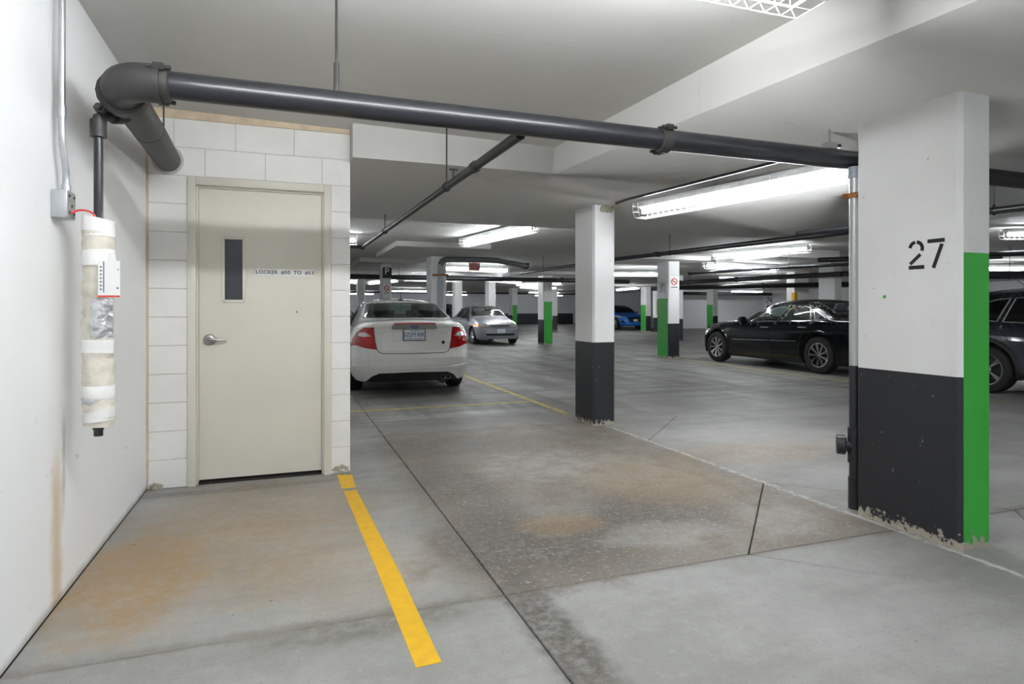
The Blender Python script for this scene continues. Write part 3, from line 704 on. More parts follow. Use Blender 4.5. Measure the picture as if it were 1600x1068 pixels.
# wrapped riser on the left wall
RX, RY = -0.775, 3.16
rp = thing('wrapped_riser', 'wall pipe wrapped in cream insulation and white tape with a white tag', 'pipe', (RX, RY, 0.0))
b = NBM(); tube(b, [(-0.70, 3.34, PZ-0.05), (-0.745, 3.23, PZ-0.085), (RX, RY, PZ-0.115), (RX, RY, PZ-0.19)], 0.022, 14)
tube(b, [(-0.712, 3.31, PZ-0.06), (-0.738, 3.245, PZ-0.08)], 0.034, 14); tube(b, [(RX, RY, PZ-0.20), (RX, RY, PZ-0.125)], 0.032, 14)
wobj('elbow', b, M_PIPE_OLD, rp)
b = NBM(); tube(b, [(RX, RY, 0.70), (RX, RY, PZ-0.17)], 0.018, 14); wobj('pipe_run', b, M_PIPE, rp)
def wrap(z0, z1, r, m, name, wob=0.006):
    b = NBM(); n = max(3, int((z1-z0)/0.018)); pts, rr = [], []
    for i in range(n+1):
        z = z0 + (z1-z0)*i/n
        pts.append((RX + random.uniform(-1,1)*wob*0.4, RY, z)); rr.append(r + random.uniform(-1,1)*wob*0.5)
    tube(b, pts, rr, 22)
    for v in b.verts:
        a = math.atan2(v.co.y-RY, v.co.x-RX); k = 1 + 0.035*math.sin(3*a+v.co.z*9) + 0.02*math.sin(7*a-v.co.z*31)
        v.co.x = RX + (v.co.x-RX)*k; v.co.y = RY + (v.co.y-RY)*k
    return wobj(name, b, m, rp)
wrap(0.745, 1.640, 0.0587, M_WRAP, 'insulation', 0.007)
wrap(1.570, 1.649, 0.0623, M_TAPE, 'tape_band'); wrap(1.441, 1.510, 0.0623, M_TAPE, 'tape_band'); wrap(1.065, 1.121, 0.0619, M_TAPE, 'tape_band'); wrap(0.870, 0.921, 0.0619, M_TAPE, 'tape_band'); wrap(0.768, 0.815, 0.0627, M_TAPE, 'tape_band'); wrap(0.852, 0.870, 0.0632, M_FOIL, 'foil_band')
b = NBM(); tube(b, [(RX, RY, 0.727), (RX, RY, 0.748)], 0.022, 12); wobj('end_plug', b, M_PIPE_OLD, rp)
b = NBM(); nseg = 10   # foil patch: part of a cylinder shell facing the camera
a0, a1 = R(-105), R(-20); rows = []
for j in range(9):
    z = 1.13 + 0.17*j/8
    rows.append([b.verts.new((RX + (0.0645+random.uniform(-.002,.002))*math.cos(a0+(a1-a0)*i/nseg), RY + (0.0645+random.uniform(-.002,.002))*math.sin(a0+(a1-a0)*i/nseg), z + random.uniform(-.006,.006))) for i in range(nseg+1)])
for j in range(8):
    for i in range(nseg): b.faces.new((rows[j][i], rows[j][i+1], rows[j+1][i+1], rows[j+1][i]))
wobj('foil_patch', b, M_FOIL, rp, recalc=True)
# tag on the wrapping: faces the camera side
tx = Vector((math.cos(R(-18)), math.sin(R(-18)), 0)); to = Vector((RX+0.018, RY-0.076, 1.305))
b = NBM(); flat_poly(b, [(0, 0), (0.092, 0), (0.092, 0.155), (0, 0.155)], 0.002); place(b, to, tx, (0, 0, 1)); tg = wobj('tag', b, M_SIGN, rp); tg['label'] = 'white printed tag with red lower edge'
b = NBM(); flat_poly(b, [(0, 0), (0.092, 0), (0.092, 0.007), (0, 0.007)], 0.0032); place(b, to, tx, (0, 0, 1)); bmesh.ops.translate(b, verts=b.verts, vec=-Vector(rp.location)); obj('red_edge', b, M_RED, tg)
b = NBM(); flat_poly(b, [(0.022, 0.02), (0.026, 0.02), (0.026, 0.152), (0.022, 0.152)], 0.003)
for i in range(7): flat_poly(b, [(0.008, 0.03+i*0.016), (0.016, 0.03+i*0.016), (0.016, 0.036+i*0.016), (0.008, 0.036+i*0.016)], 0.0026)
flat_poly(b, [(0.078, 0.035), (0.086, 0.035), (0.086, 0.042), (0.078, 0.042)], 0.0028); flat_poly(b, [(0.082, 0.115), (0.087, 0.115), (0.087, 0.12), (0.082, 0.12)], 0.0028)
place(b, to, tx, (0, 0, 1)); bmesh.ops.translate(b, verts=b.verts, vec=-Vector(rp.location)); obj('print', b, mat('tag_print', (0.10, 0.13, 0.20), 0.5), tg)
b = NBM(); tube(b, [(RX-0.065+0.05*math.cos(t)*0.9+0.02, RY-0.05, 1.648+0.028*math.sin(t)) for t in [math.pi*i/10 for i in range(11)]], 0.004, 8); wobj('red_cord', b, M_RED, rp)
b = NBM(); flat_poly(b, [(0, 0), (0.035, 0.005), (0.026, 0.05), (0.004, 0.06)], 0.002); place(b, (RX+0.050, RY-0.045, 1.44), tx, (0, 0, 1)); wobj('loose_tape', b, M_TAPE, rp)

# conduit and junction box on the left wall
cd = thing('electrical_conduit', 'galvanised conduit ending in a small steel junction box on the left wall', 'conduit', (XL+0.04, 3.02, 1.66))
b = NBM(); CY = 3.06
tube(b, [(XL+0.04, CY, 2.78), (XL+0.04, CY, 1.98), (XL+0.04, CY+0.005, 1.94), (XL+0.04, CY+0.045, 1.84), (XL+0.04, CY+0.05, 1.80), (XL+0.04, CY+0.05, 1.75)], 0.0125, 14); wobj('conduit_tube', b, M_STEEL, cd)
b = NBM(); tube(b, [(XL+0.04, CY, 2.05), (XL+0.04, CY, 2.10)], 0.0155, 14); wobj('connector', b, M_STEEL, cd); b = NBM(); tube(b, [(XL+0.04, CY+0.05, 1.748), (XL+0.04, CY+0.05, 1.78)], 0.018, 12); wobj('connector', b, M_STEEL, cd)
b = NBM(); box(b, (XL, CY-0.005, 1.635), (XL+0.06, CY+0.105, 1.752), bevel=0.006); jb = wobj('junction_box', b, M_STEEL, cd)
for y, z in ((CY+0.02, 1.66), (CY+0.08, 1.73), (CY+0.02, 1.73), (CY+0.08, 1.66), (CY+0.05, 1.69)):
    b = NBM(); tube(b, [(XL+0.058, y, z), (XL+0.063, y, z)], 0.006, 8); bmesh.ops.translate(b, verts=b.verts, vec=-Vector(cd.location)); obj('cover_screw', b, M_PIPE_OLD, jb)

# overhead pipes further back
def overhead(label, pts, r, m=M_PIPE, couplings=(), hangers=(), ztop=ZHI, ax=(1, 0)):
    t = thing('overhead_pipe', label, 'pipe', pts[0])
    for a, c in zip(pts[:-1], pts[1:]):
        b = NBM(); tube(b, [a, c], r, 14); wobj('pipe_run', b, m, t)
    P = [Vector(p) for p in pts]
    def at(k):
        i = min(int(k), len(P)-2); return P[i] + (P[i+1]-P[i])*(k-i), P[i+1]-P[i]
    for k in couplings:
        p, d = at(k); b = NBM(); coupling(b, p, d, r); wobj('coupling', b, m, t)
    hanger.ax = ax
    for k in hangers:
        p, d = at(k); hanger(t, p.x, p.y, p.z, ztop(p) if callable(ztop) else ztop, r)
    return t
zt = lambda p: ZLOW if (p.y < 7.86 and p.x < 8.3) else ZHI
overhead('black sprinkler pipe crossing from the central pillar towards the numbered column', [(6.0, 15.8, 2.25), (6.1, 10.8, 2.25), (6.95, 4.6, 2.25)], 0.038, couplings=(0.98, 1.2), hangers=(0.3, 0.8, 1.25, 1.8), ztop=zt)
overhead('long black main pipe spanning behind the exit sign', [(0.5, 19.0, 2.25), (9.6, 19.0, 2.25), (11.5, 19.4, 2.25)], 0.075, couplings=(0.12, 0.9), hangers=(0.3, 0.7), ax=(0, 1))
overhead('short black pipe with capped end above the black sedan', [(9.35, 12.9, 2.15), (9.9, 10.2, 2.15), (11.4, 7.0, 2.15)], 0.033, couplings=(0.02,), hangers=(0.3, 1.0), ax=(1, 0))
overhead('black pipe sloping above the black sedan to the rear white column', [(13.2, 19.5, 2.22), (13.2, 17.5, 2.22), (14.05, 12.6, 2.22), (15.6, 10.0, 2.22)], 0.07, couplings=(0.4, 1.3), hangers=(0.7, 1.6))
overhead('lower black pipe beneath the sloping pipe over the black sedan', [(13.6, 20.5, 2.1), (16.8, 16.2, 2.1), (19.0, 14.0, 2.1)], 0.085, couplings=(0.7,), hangers=(0.2, 1.5))
overhead('thin dark pipe along the top of the bright right wall', [(22.0, 33.0, 2.3), (30.5, 33.0, 2.3)], 0.10, hangers=(0.3, 0.7), ax=(0, 1))
overhead('dark pipe in front of the far grey wall', [(4.0, 44.0, 2.5), (23.0, 44.0, 2.5)], 0.06, hangers=(0.3, 0.7), ax=(0, 1))
overhead('thin black pipe with clamp high at right of the numbered column', [(5.35, 5.4, 2.10), (5.98, 2.0, 2.10)], 0.030, couplings=(0.62,), hangers=(0.54,), ztop=ZLOW)
overhead('black pipe above the roof of the dark blue crossover', [(9.0, 8.6, 2.15), (13.0, 4.2, 2.15)], 0.045, hangers=(0.2,))
overhead('thick black pipe low behind the dark blue crossover', [(12.6, 9.5, 1.98), (18.0, 6.5, 1.98)], 0.085, hangers=(0.3, 0.8))
# downpipe with swept elbow on the column behind the white sedan
t = thing('downpipe', 'grey downpipe with swept elbow on the column behind the white sedan', 'pipe', (3.33, 13.98, 0))
b = NBM(); tube(b, [(3.33, 13.98, 0), (3.33, 13.98, 2.07)], 0.062, 16); wobj('lower_pipe', b, M_GREYPIPE, t)
b = NBM(); tube(b, [(3.33, 13.98, 2.07), (3.33, 13.98, 2.30)], 0.066, 16); wobj('upper_pipe', b, mat('pipe_pale', (0.42, 0.43, 0.44), 0.5), t)
b = NBM(); tube(b, [(3.33, 13.98, 2.28)] + arc_pts((3.33, 13.98, 2.1), (3.33, 13.98, 2.42), (3.8, 13.98, 2.42), 0.18, 8) + [(4.40, 13.8, 2.42), (4.65, 13.85, 2.42), (5.9, 15.1, 2.40)], 0.066, 16); wobj('swept_elbow', b, mat('pipe_mid', (0.12, 0.125, 0.13), 0.45), t)
b = NBM(); box(b, (3.16, 13.88, 2.04), (3.50, 14.09, 2.075)); wobj('bracket', b, M_RUST, t)
b = NBM(); coupling(b, (5.88, 15.08, 2.40), (1, 1, 0), 0.066); wobj('coupling', b, M_PIPE, t)
# wrapped pipe with a red cabinet by the blue car
t = thing('wrapped_pipe', 'white wrapped pipe with red box beside the green column near the blue car', 'pipe', (20.16, 30.95, 0))
b = NBM(); tube(b, [(20.16, 30.95, 0.8), (20.16, 30.95, 2.35)], 0.17, 14); wobj('insulation', b, M_TAPE, t)
b = NBM(); tube(b, [(20.16, 30.95, 0), (20.16, 30.95, 0.8)], 0.09, 12); wobj('pipe_run', b, M_PIPE_OLD, t)
b = NBM(); box(b, (20.14, 30.62, 0.98), (20.54, 30.78, 1.82)); wobj('red_box', b, mat('cabinet_red', (0.28, 0.02, 0.02), 0.5), t)

# ------------------------------------------------------------------ fluorescent fixtures with wire guards
LEN = 2.44
def make_fixture():
    parts = []
    b = NBM(); box(b, (-LEN/2, -0.055, -0.055), (LEN/2, 0.055, 0.0), bevel=0.004)
    prism_pts = [(-0.055, -0.055), (0.055, -0.055), (0.03, -0.075), (-0.03, -0.075)]
    lo = [b.verts.new((-LEN/2+0.01, y, z)) for y, z in prism_pts]; hi = [b.verts.new((LEN/2-0.01, y, z)) for y, z in prism_pts]
    for i in range(4): b.faces.new((lo[i], lo[(i+1)%4], hi[(i+1)%4], hi[i]))
    b.faces.new(lo); b.faces.new(hi[::-1])
    parts.append(('housing', b, M_HOUSING))
    for s in (-1, 1):
        b = NBM(); tube(b, [(s*0.02, 0, -0.102), (s*1.195, 0, -0.102)], 0.019, 12); parts.append(('tube', b, M_TUBE))
    for x in (-1.205, 0.0, 1.205):
        b = NBM(); box(b, (x-0.012, -0.016, -0.125), (x+0.012, 0.016, -0.07)); parts.append(('lamp_holder', b, M_HOUSING))
    b = NBM(); r = 0.0022
    prof = [(-0.105, -0.02), (-0.105, -0.105), (-0.075, -0.165), (0.075, -0.165), (0.105, -0.105), (0.105, -0.02)]
    n = 33
    for i in range(n):
        x = -LEN/2 - 0.02 + (LEN+0.04)*i/(n-1)
        tube(b, [(x, y, z) for y, z in prof], r, 4, cap=False)
    for y, z in ((-0.105, -0.02), (-0.105, -0.105), (-0.075, -0.165), (0.0, -0.165), (0.075, -0.165), (0.105, -0.105), (0.105, -0.02)):
        tube(b, [(-LEN/2-0.02, y, z), (LEN/2+0.02, y, z)], r, 4, cap=False)
    for sx in (-1, 1):
        x = sx*(LEN/2+0.02)
        for z in (-0.05, -0.105): tube(b, [(x, -0.105, z), (x, 0.105, z)], r, 4, cap=False)
    parts.append(('wire_guard', b, M_WIRE))
    out = []
    for nme, bb, m in parts:
        finish(bb); me = bpy.data.meshes.new(nme); bb.to_mesh(me); bb.free(); me.materials.append(m); out.append((nme, me))
    return out
FIX = make_fixture()
def fixture(label, a, b, ztop, zceil, fresh=False):
    """strip light between plan points a and b, top of the housing at ztop"""
    a, b = Vector(a), Vector(b); c = (a+b)/2; d = b-a
    t = thing('strip_light', label, 'ceiling light', (c.x, c.y, ztop), math.atan2(d.y, d.x), 'caged fluorescent strip lights')
    t.scale = (d.length/LEN, 1, 1)
    for nme, me in FIX:
        if fresh and nme == 'tube': me = me.copy(); me.materials[0] = M_TUBE2
        o = bpy.data.objects.new(nme, me); C.objects.link(o); o.parent = t
    if zceil - ztop > 0.01:
        for s in (-1, 1):
            bm = NBM(); tube(bm, [(s*0.9, 0, 0), (s*0.9, 0, zceil-ztop)], 0.005, 6); obj('hanger_rod', bm, M_ROD, t)
    return t
fixture('caged strip light at the top edge, hung above the bay', (-0.54, 1.90), (1.90, 1.87), 2.585, znear(0.8, 2), fresh=True)
fixture('large caged strip light between the central pillar and the numbered column', (3.45, 5.55), (3.93, 3.20), ZLOW-0.022, ZLOW)
fixture('caged strip light behind the lowered ceiling, left of the central pillar', (3.08, 11.0), (3.46, 8.6), ZHI-0.022, ZHI)
fixture('caged strip light under the red exit sign', (4.14, 17.26), (6.30, 17.7), 2.55, ZHI)
fixture('caged strip light above the black sedan, running lengthwise', (9.15, 11.7), (9.9, 9.7), ZHI-0.022, ZHI)
fixture('caged strip light above the bonnet of the black sedan', (9.36, 12.25), (11.8, 12.6), 2.395, 2.45)
fixture('caged strip light at the left beside the locker wall', (-0.6, 11.3), (1.15, 11.3), ZHI-0.022, ZHI)
fixture('caged strip light at the right edge above the dark blue crossover', (10.8, 6.6), (13.0, 5.65), 2.55, ZHI)
FAR = [((9.6, 17.6), (11.6, 17.0), 'right of the central pillar top'), ((7.2, 22.4), (9.2, 24.2), 'behind the green and black column'), ((3.3, 27.0), (4.0, 24.2), 'left of the downpipe column'), ((4.1, 22.9), (6.2, 23.1), 'right of the downpipe column'), ((9.9, 26.6), (11.3, 24.7), 'above the silver sedan'), ((17.8, 31.3), (17.3, 28.2), 'above the blue car'), ((1.3, 25.2), (3.0, 26.6), 'farthest left beyond the parking sign'), ((11.0, 29.0), (13.4, 30.0), 'above the far dark wall base'), ((14.8, 18.6), (17.0, 18.0), 'behind the two pipes over the black sedan'), ((17.0, 12.0), (19.2, 11.2), 'right of the white column behind the black sedan'), ((19.5, 24.0), (22.0, 24.4), 'in front of the bright right wall'), ((26.0, 31.5), (28.4, 31.5), 'along the bright right wall'), ((25.5, 18.0), (25.5, 20.4), 'far right near the end wall'), ((6.0, 38.0), (8.4, 38.0), 'near the far grey wall, left part'), ((15.0, 38.0), (17.4, 38.5), 'near the far grey wall, right part'), ((10.5, 45.5), (12.9, 45.5), 'added closest to the far grey wall, middle'), ((18.5, 45.5), (20.9, 45.5), 'added closest to the far grey wall, right'), ((3.5, 45.5), (5.9, 45.5), 'added closest to the far grey wall, left')]  # the lights closest to the far wall are added to brighten it
for a, b, w in FAR: fixture('distant caged strip light ' + w, a, b, 2.50, ZHI)
fixture('unseen caged strip light added behind the viewpoint, left', (-0.3, -4.4), (2.14, -4.4), 2.70, znear(0.9, -4.4))  # unseen fixture added to light the foreground floor and left wall
fixture('unseen caged strip light added behind the viewpoint, right', (4.2, -0.6), (4.2, -3.04), ZLOW-0.022, ZLOW)  # second unseen fixture, added as foreground fill
fixture('unseen caged strip light added in the aisle to the right', (7.6, -3.6), (7.6, -1.2), ZLOW-0.022, ZLOW)  # out of view, added as fill light from the right

# conduit feeding the large fixture
cf = thing('conduit_run', 'thin dark conduit on the ceiling beside the large caged light', 'conduit', (3.2, 5.0, ZLOW-0.02))
b = NBM(); tube(b, [(3.26, 5.75, ZLOW-0.014), (3.25, 5.5, ZLOW-0.014), (3.55, 3.2, ZLOW-0.014)], 0.013, 10); wobj('conduit_tube', b, M_PIPE, cf)

# exit sign
ex = thing('exit_sign', 'red EXIT sign hanging under the ceiling over a strip light', 'sign', (4.86, 16.6, 2.34))
b = NBM(); box(b, (4.76, 16.58, 2.365), (5.08, 16.63, 2.565), bevel=0.006); sgn = wobj('sign_body', b, M_EXIT, ex)
b = text_bm('EXIT', 0.15, 0.001); place(b, (4.92, 16.577, 2.465), (1, 0, 0), (0, 0, 1)); bmesh.ops.translate(b, verts=b.verts, vec=-Vector(ex.location)); obj('lettering', b, mat('exit_letter', (0.82, 0.72, 0.70), 0.5), sgn)
b = NBM(); box(b, (4.86, 16.59, 2.56), (4.98, 16.62, ZHI)); wobj('canopy', b, M_EXIT, ex)

# ------------------------------------------------------------------ cars
def pchip(pts):
    X = np.array([p[0] for p in pts], float); Yv = np.array([p[1] for p in pts], float)
    h = np.diff(X); d = np.diff(Yv)/h; n = len(X); m = np.zeros(n)
    if n == 2: m[:] = d[0]
    else:
        for i in range(1, n-1):
            if d[i-1]*d[i] > 0:
                w1, w2 = 2*h[i]+h[i-1], h[i]+2*h[i-1]; m[i] = (w1+w2)/(w1/d[i-1]+w2/d[i])
        m[0], m[-1] = d[0], d[-1]
    def f(x):
        x = min(max(x, X[0]), X[-1]); i = min(int(np.searchsorted(X, x, 'right'))-1, n-2); i = max(i, 0)
        t = (x-X[i])/h[i]
        return float((2*t**3-3*t**2+1)*Yv[i] + (t**3-2*t**2+t)*h[i]*m[i] + (-2*t**3+3*t**2)*Yv[i+1] + (t**3-t**2)*h[i]*m[i+1])
    return f
SIDEF = pchip([(0, 0.0), (0.10, 0.62), (0.30, 0.93), (0.5, 1.0), (0.72, 0.97), (1.0, 0.0)])
def half_section(x, P):
    top, belt, bot = P['top'](x), P['belt'](x), P['bot'](x)
    wm, wsh, ws = P['wm'](x), P['wsh'](x), P['ws'](x)
    belt = min(belt, top-0.012)
    pts = [(0.0, bot), (ws*0.5, bot), (ws-0.03, bot)]
    for k in range(15):
        f = k/14.0; z = bot + 0.015 + f*(belt-bot-0.015)
        base = ws + (wsh-ws)*f; mx = wm - (ws + (wsh-ws)*0.55)
        pts.append((base + mx*SIDEF(f), z))
    h = top-belt; yE = wsh - 0.012 - P['tumble']*h - 0.03*min(1, h/0.1); crown = min(P['crown'], 0.45*h); zE = top-crown
    r = min(0.085, 0.42*h)
    a = Vector((wsh-0.008, belt+0.004)); E = Vector((yE, zE)); dn = (a-E); L = dn.length; dn.normalize()
    q0 = E + dn*min(r, L*0.6)
    for k in range(1, 11): p = a + (q0-a)*(k/10.0); bow = 0.012*math.sin(math.pi*k/10)*min(1, h/0.3); pts.append((p.x+bow, p.y))
    y2 = max(0.05, yE-r*1.4); q2 = Vector((y2, top - crown*(y2/yE)**2))
    for k in range(1, 6):
        t = k/5.0; p = q0*(1-t)**2 + E*2*t*(1-t) + q2*t*t; pts.append((p.x, p.y))
    for k in range(1, 11):
        y = y2*(1-k/10.0); pts.append((y, top - crown*(y/yE)**2))
    return pts
def car_shell(P):
    L = P['L']; er, nr = P['er']; ef, nf = P['ef']
    xs = [er*(1-math.cos(math.pi/2*i/12)) for i in range(13)]
    n = int((L-er-ef)/0.055); xs += [er + (L-er-ef)*i/n for i in range(1, n)]
    xs += [L - ef*(1-math.cos(math.pi/2*i/14)) for i in range(14, -1, -1)]
    bm = NBM(); rows = []
    for x in xs:
        pts = half_section(x, P); s = 1.0
        if x < er: t = (er-x)/er; s = max(0.0, 1-t**nr)**(1/nr)
        elif x > L-ef: t = (x-L+ef)/ef; s = max(0.0, 1-t**nf)**(1/nf)
        s = max(s, 0.02)
        row = []
        full = [(-y, z) for y, z in pts[1:-1]][::-1]
        full = pts + full      # closed loop: bottom centre, left side, top centre, right side
        zt, zb = pts[-1][1], pts[0][1]
        for y, z in full:
            xx = x
            # round the leading and trailing edges and shape the bumper profile
            if x < 1.4: xx += P['rear'](z)*(1-x/1.4)**2
            if x > L-1.4: xx -= P['front'](z)*(1-(L-x)/1.4)**2
            row.append(bm.verts.new((xx, y*s, z)))
        rows.append(row)
    m = len(rows[0])
    for a, b in zip(rows[:-1], rows[1:]):
        for j in range(m):
            bm.faces.new((a[j], b[j], b[(j+1)%m], a[(j+1)%m]))
    hn = (m+2)//2     # points 0..hn-1 are the left half, the rest mirror it
    for row in (rows[0], rows[-1]):
        for j in range(hn-1):
            q = [row[j], row[j+1], row[(m-j-1)%m], row[(m-j)%m]]
            u = []
            for v in q:
                if v not in u: u.append(v)
            if len(u) > 2: bm.faces.new(u)
    bmesh.ops.remove_doubles(bm, verts=bm.verts, dist=1e-4)
    bmesh.ops.recalc_face_normals(bm, faces=bm.faces)
    return bm
AX = {'side': (0, 2), 'end': (1, 2), 'top': (0, 1)}
def pip(p, poly):
    x, y = p; ins = False; j = len(poly)-1
    for i in range(len(poly)):
        xi, yi = poly[i]; xj, yj = poly[j]
        if (yi > y) != (yj > y) and x < (xj-xi)*(y-yi)/(yj-yi)+xi: ins = not ins
        j = i
    return ins
def region(bm, view, poly, cond):
    i, j = AX[view]; lo = (min(p[0] for p in poly), min(p[1] for p in poly)); hi = (max(p[0] for p in poly), max(p[1] for p in poly))
    for k in range(len(poly)):
        a, b = poly[k], poly[(k+1)%len(poly)]
        ex, ey = b[0]-a[0], b[1]-a[1]; Ln = math.hypot(ex, ey)
        if Ln < 1e-6: continue
        no = [0, 0, 0]; no[i], no[j] = -ey/Ln, ex/Ln; co = [0, 0, 0]; co[i], co[j] = a
        fs = []
        for f in bm.faces:
            us = [v.co[i] for v in f.verts]; vs = [v.co[j] for v in f.verts]
            if max(us) < lo[0] or min(us) > hi[0] or max(vs) < lo[1] or min(vs) > hi[1]: continue
            if cond(f.calc_center_median(), f.normal): fs.append(f)
        geom = list({v for f in fs for v in f.verts}) + list({e for f in fs for e in f.edges}) + fs
        if fs: bmesh.ops.bisect_plane(bm, geom=geom, dist=1e-6, plane_co=co, plane_no=no)
    out = []
    for f in bm.faces:
        c = f.calc_center_median()
        if cond(c, f.normal) and pip((c[i], c[j]), poly): out.append(f)
    return out
def take(bm, faces, delete=True):
    nb = NBM(); mp = {}
    for f in faces:
        vs = []
        for v in f.verts:
            if v not in mp: mp[v] = nb.verts.new(v.co)
            vs.append(mp[v])
        nf = nb.faces.new(vs); nf.smooth = True
    if delete: bmesh.ops.delete(bm, geom=faces, context='FACES')
    return nb
def ribbon(bvh, view, pts, w, lift, sgn=1, step=0.03):
    b = NBM(); P = []
    for a, c in zip(pts[:-1], pts[1:]):
        n = max(1, int(math.dist(a, c)/step))
        for k in range(n): P.append((a[0]+(c[0]-a[0])*k/n, a[1]+(c[1]-a[1])*k/n))
    P.append(pts[-1]); H = []
    for p in P:
        if view == 'side': o, d = Vector((p[0], 3*sgn, p[1])), Vector((0, -sgn, 0))
        elif view == 'rear': o, d = Vector((-2, p[0], p[1])), Vector((1, 0, 0))
        elif view == 'front': o, d = Vector((9, p[0], p[1])), Vector((-1, 0, 0))
        else: o, d = Vector((p[0], p[1], 4)), Vector((0, 0, -1))
        h = bvh.ray_cast(o, d)
        if h[0] is not None: H.append((h[0], h[1] if h[1].dot(d) < 0 else -h[1]))
    rows = []
    for k in range(len(H)):
        t = (H[min(k+1, len(H)-1)][0]-H[max(k-1, 0)][0])
        if t.length < 1e-6: continue
        p, n = H[k]; s = n.cross(t.normalized()).normalized()
        rows.append([b.verts.new(p-s*w-n*0.001), b.verts.new(p-s*w*0.6+n*lift), b.verts.new(p+s*w*0.6+n*lift), b.verts.new(p+s*w-n*0.001)])
    for A_, B_ in zip(rows[:-1], rows[1:]):
        for q in range(3): b.faces.new((A_[q], A_[q+1], B_[q+1], B_[q]))
    return b
def circle(cx, cz, r, n=28, z0=None):
    return [(cx + r*math.cos(2*math.pi*i/n), cz + r*math.sin(2*math.pi*i/n)) for i in range(n)]
def make_wheel(Rr, rim_r, width, spokes, rim_mat, style='split'):
    """tyre mesh and rim mesh, axis along y, outer face towards +y"""
    w = width/2; b = NBM()
    lathe(b, [(rim_r, -w*0.85), (rim_r+0.02, -w), (Rr-0.03, -w), (Rr-0.008, -w*0.86), (Rr, -w*0.6), (Rr, w*0.6), (Rr-0.008, w*0.86), (Rr-0.03, w), (rim_r+0.02, w), (rim_r, w*0.85)], 'y', 36, close=True)
    finish(b, 0.7); t = bpy.data.meshes.new('wheel'); b.to_mesh(t); b.free(); t.materials.append(M_RUBBER)
    b = NBM()
    lathe(b, [(rim_r+0.003, w*0.92), (rim_r-0.012, w*0.90), (rim_r-0.022, w*0.55), (rim_r-0.03, -w*0.8), (rim_r, -w*0.8)], 'y', 36, mi=0, close=True)
    lathe(b, [(0.0, w*0.3-0.05), (rim_r-0.03, w*0.3-0.05)], 'y', 36, mi=1)
    lathe(b, [(0.0, w*0.86), (0.030, w*0.86), (0.036, w*0.78), (0.062, w*0.70), (0.066, w*0.2), (0.0, w*0.2)], 'y', 24, mi=0)
    for k in range(spokes):
        a = 2*math.pi*k/spokes
        for off in ((-0.09, 0.09) if style == 'split' else (0.0,)):
            c0, c1 = a, a + off*1.0
            p = [Vector((0.045*math.cos(c0), w*0.72, 0.045*math.sin(c0))), Vector(((rim_r-0.015)*math.cos(c1), w*0.82, (rim_r-0.015)*math.sin(c1)))]
            d = (p[1]-p[0]); s = d.cross(Vector((0, 1, 0))).normalized(); hw = (0.011, 0.015) if style == 'split' else (0.022, 0.028)
            vs = []
            for q, hh in zip(p, hw):
                for sx, dy in ((-1, 0), (-0.6, 0.012), (0.6, 0.012), (1, 0), (0.7, -0.03), (-0.7, -0.03)): vs.append(b.verts.new(q + s*sx*hh + Vector((0, dy, 0))))
            for i in range(6): b.faces.new((vs[i], vs[(i+1)%6], vs[6+(i+1)%6], vs[6+i]))
    finish(b, 0.5); r = bpy.data.meshes.new('rim'); b.to_mesh(r); b.free(); r.materials.append(rim_mat); r.materials.append(M_BLKPL)
    return t, r
def seat_bm(x, y, z, rear=False, wide=0.5):
    b = NBM(); w = wide/2
    box(b, (x-0.05, y-w, z), (x+0.45, y+w, z+0.16), bevel=0.04)
    v = box(b, (x-0.16, y-w, z+0.05), (x, y+w, z+0.62)); 
    for q in v[4:]: q.co.x -= 0.16; q.co.y = y + (q.co.y-y)*0.82
    return b
def headrest_bm(x, y, z):
    b = NBM(); box(b, (x-0.06, y-0.13, z), (x+0.05, y+0.13, z+0.19), bevel=0.045); return b

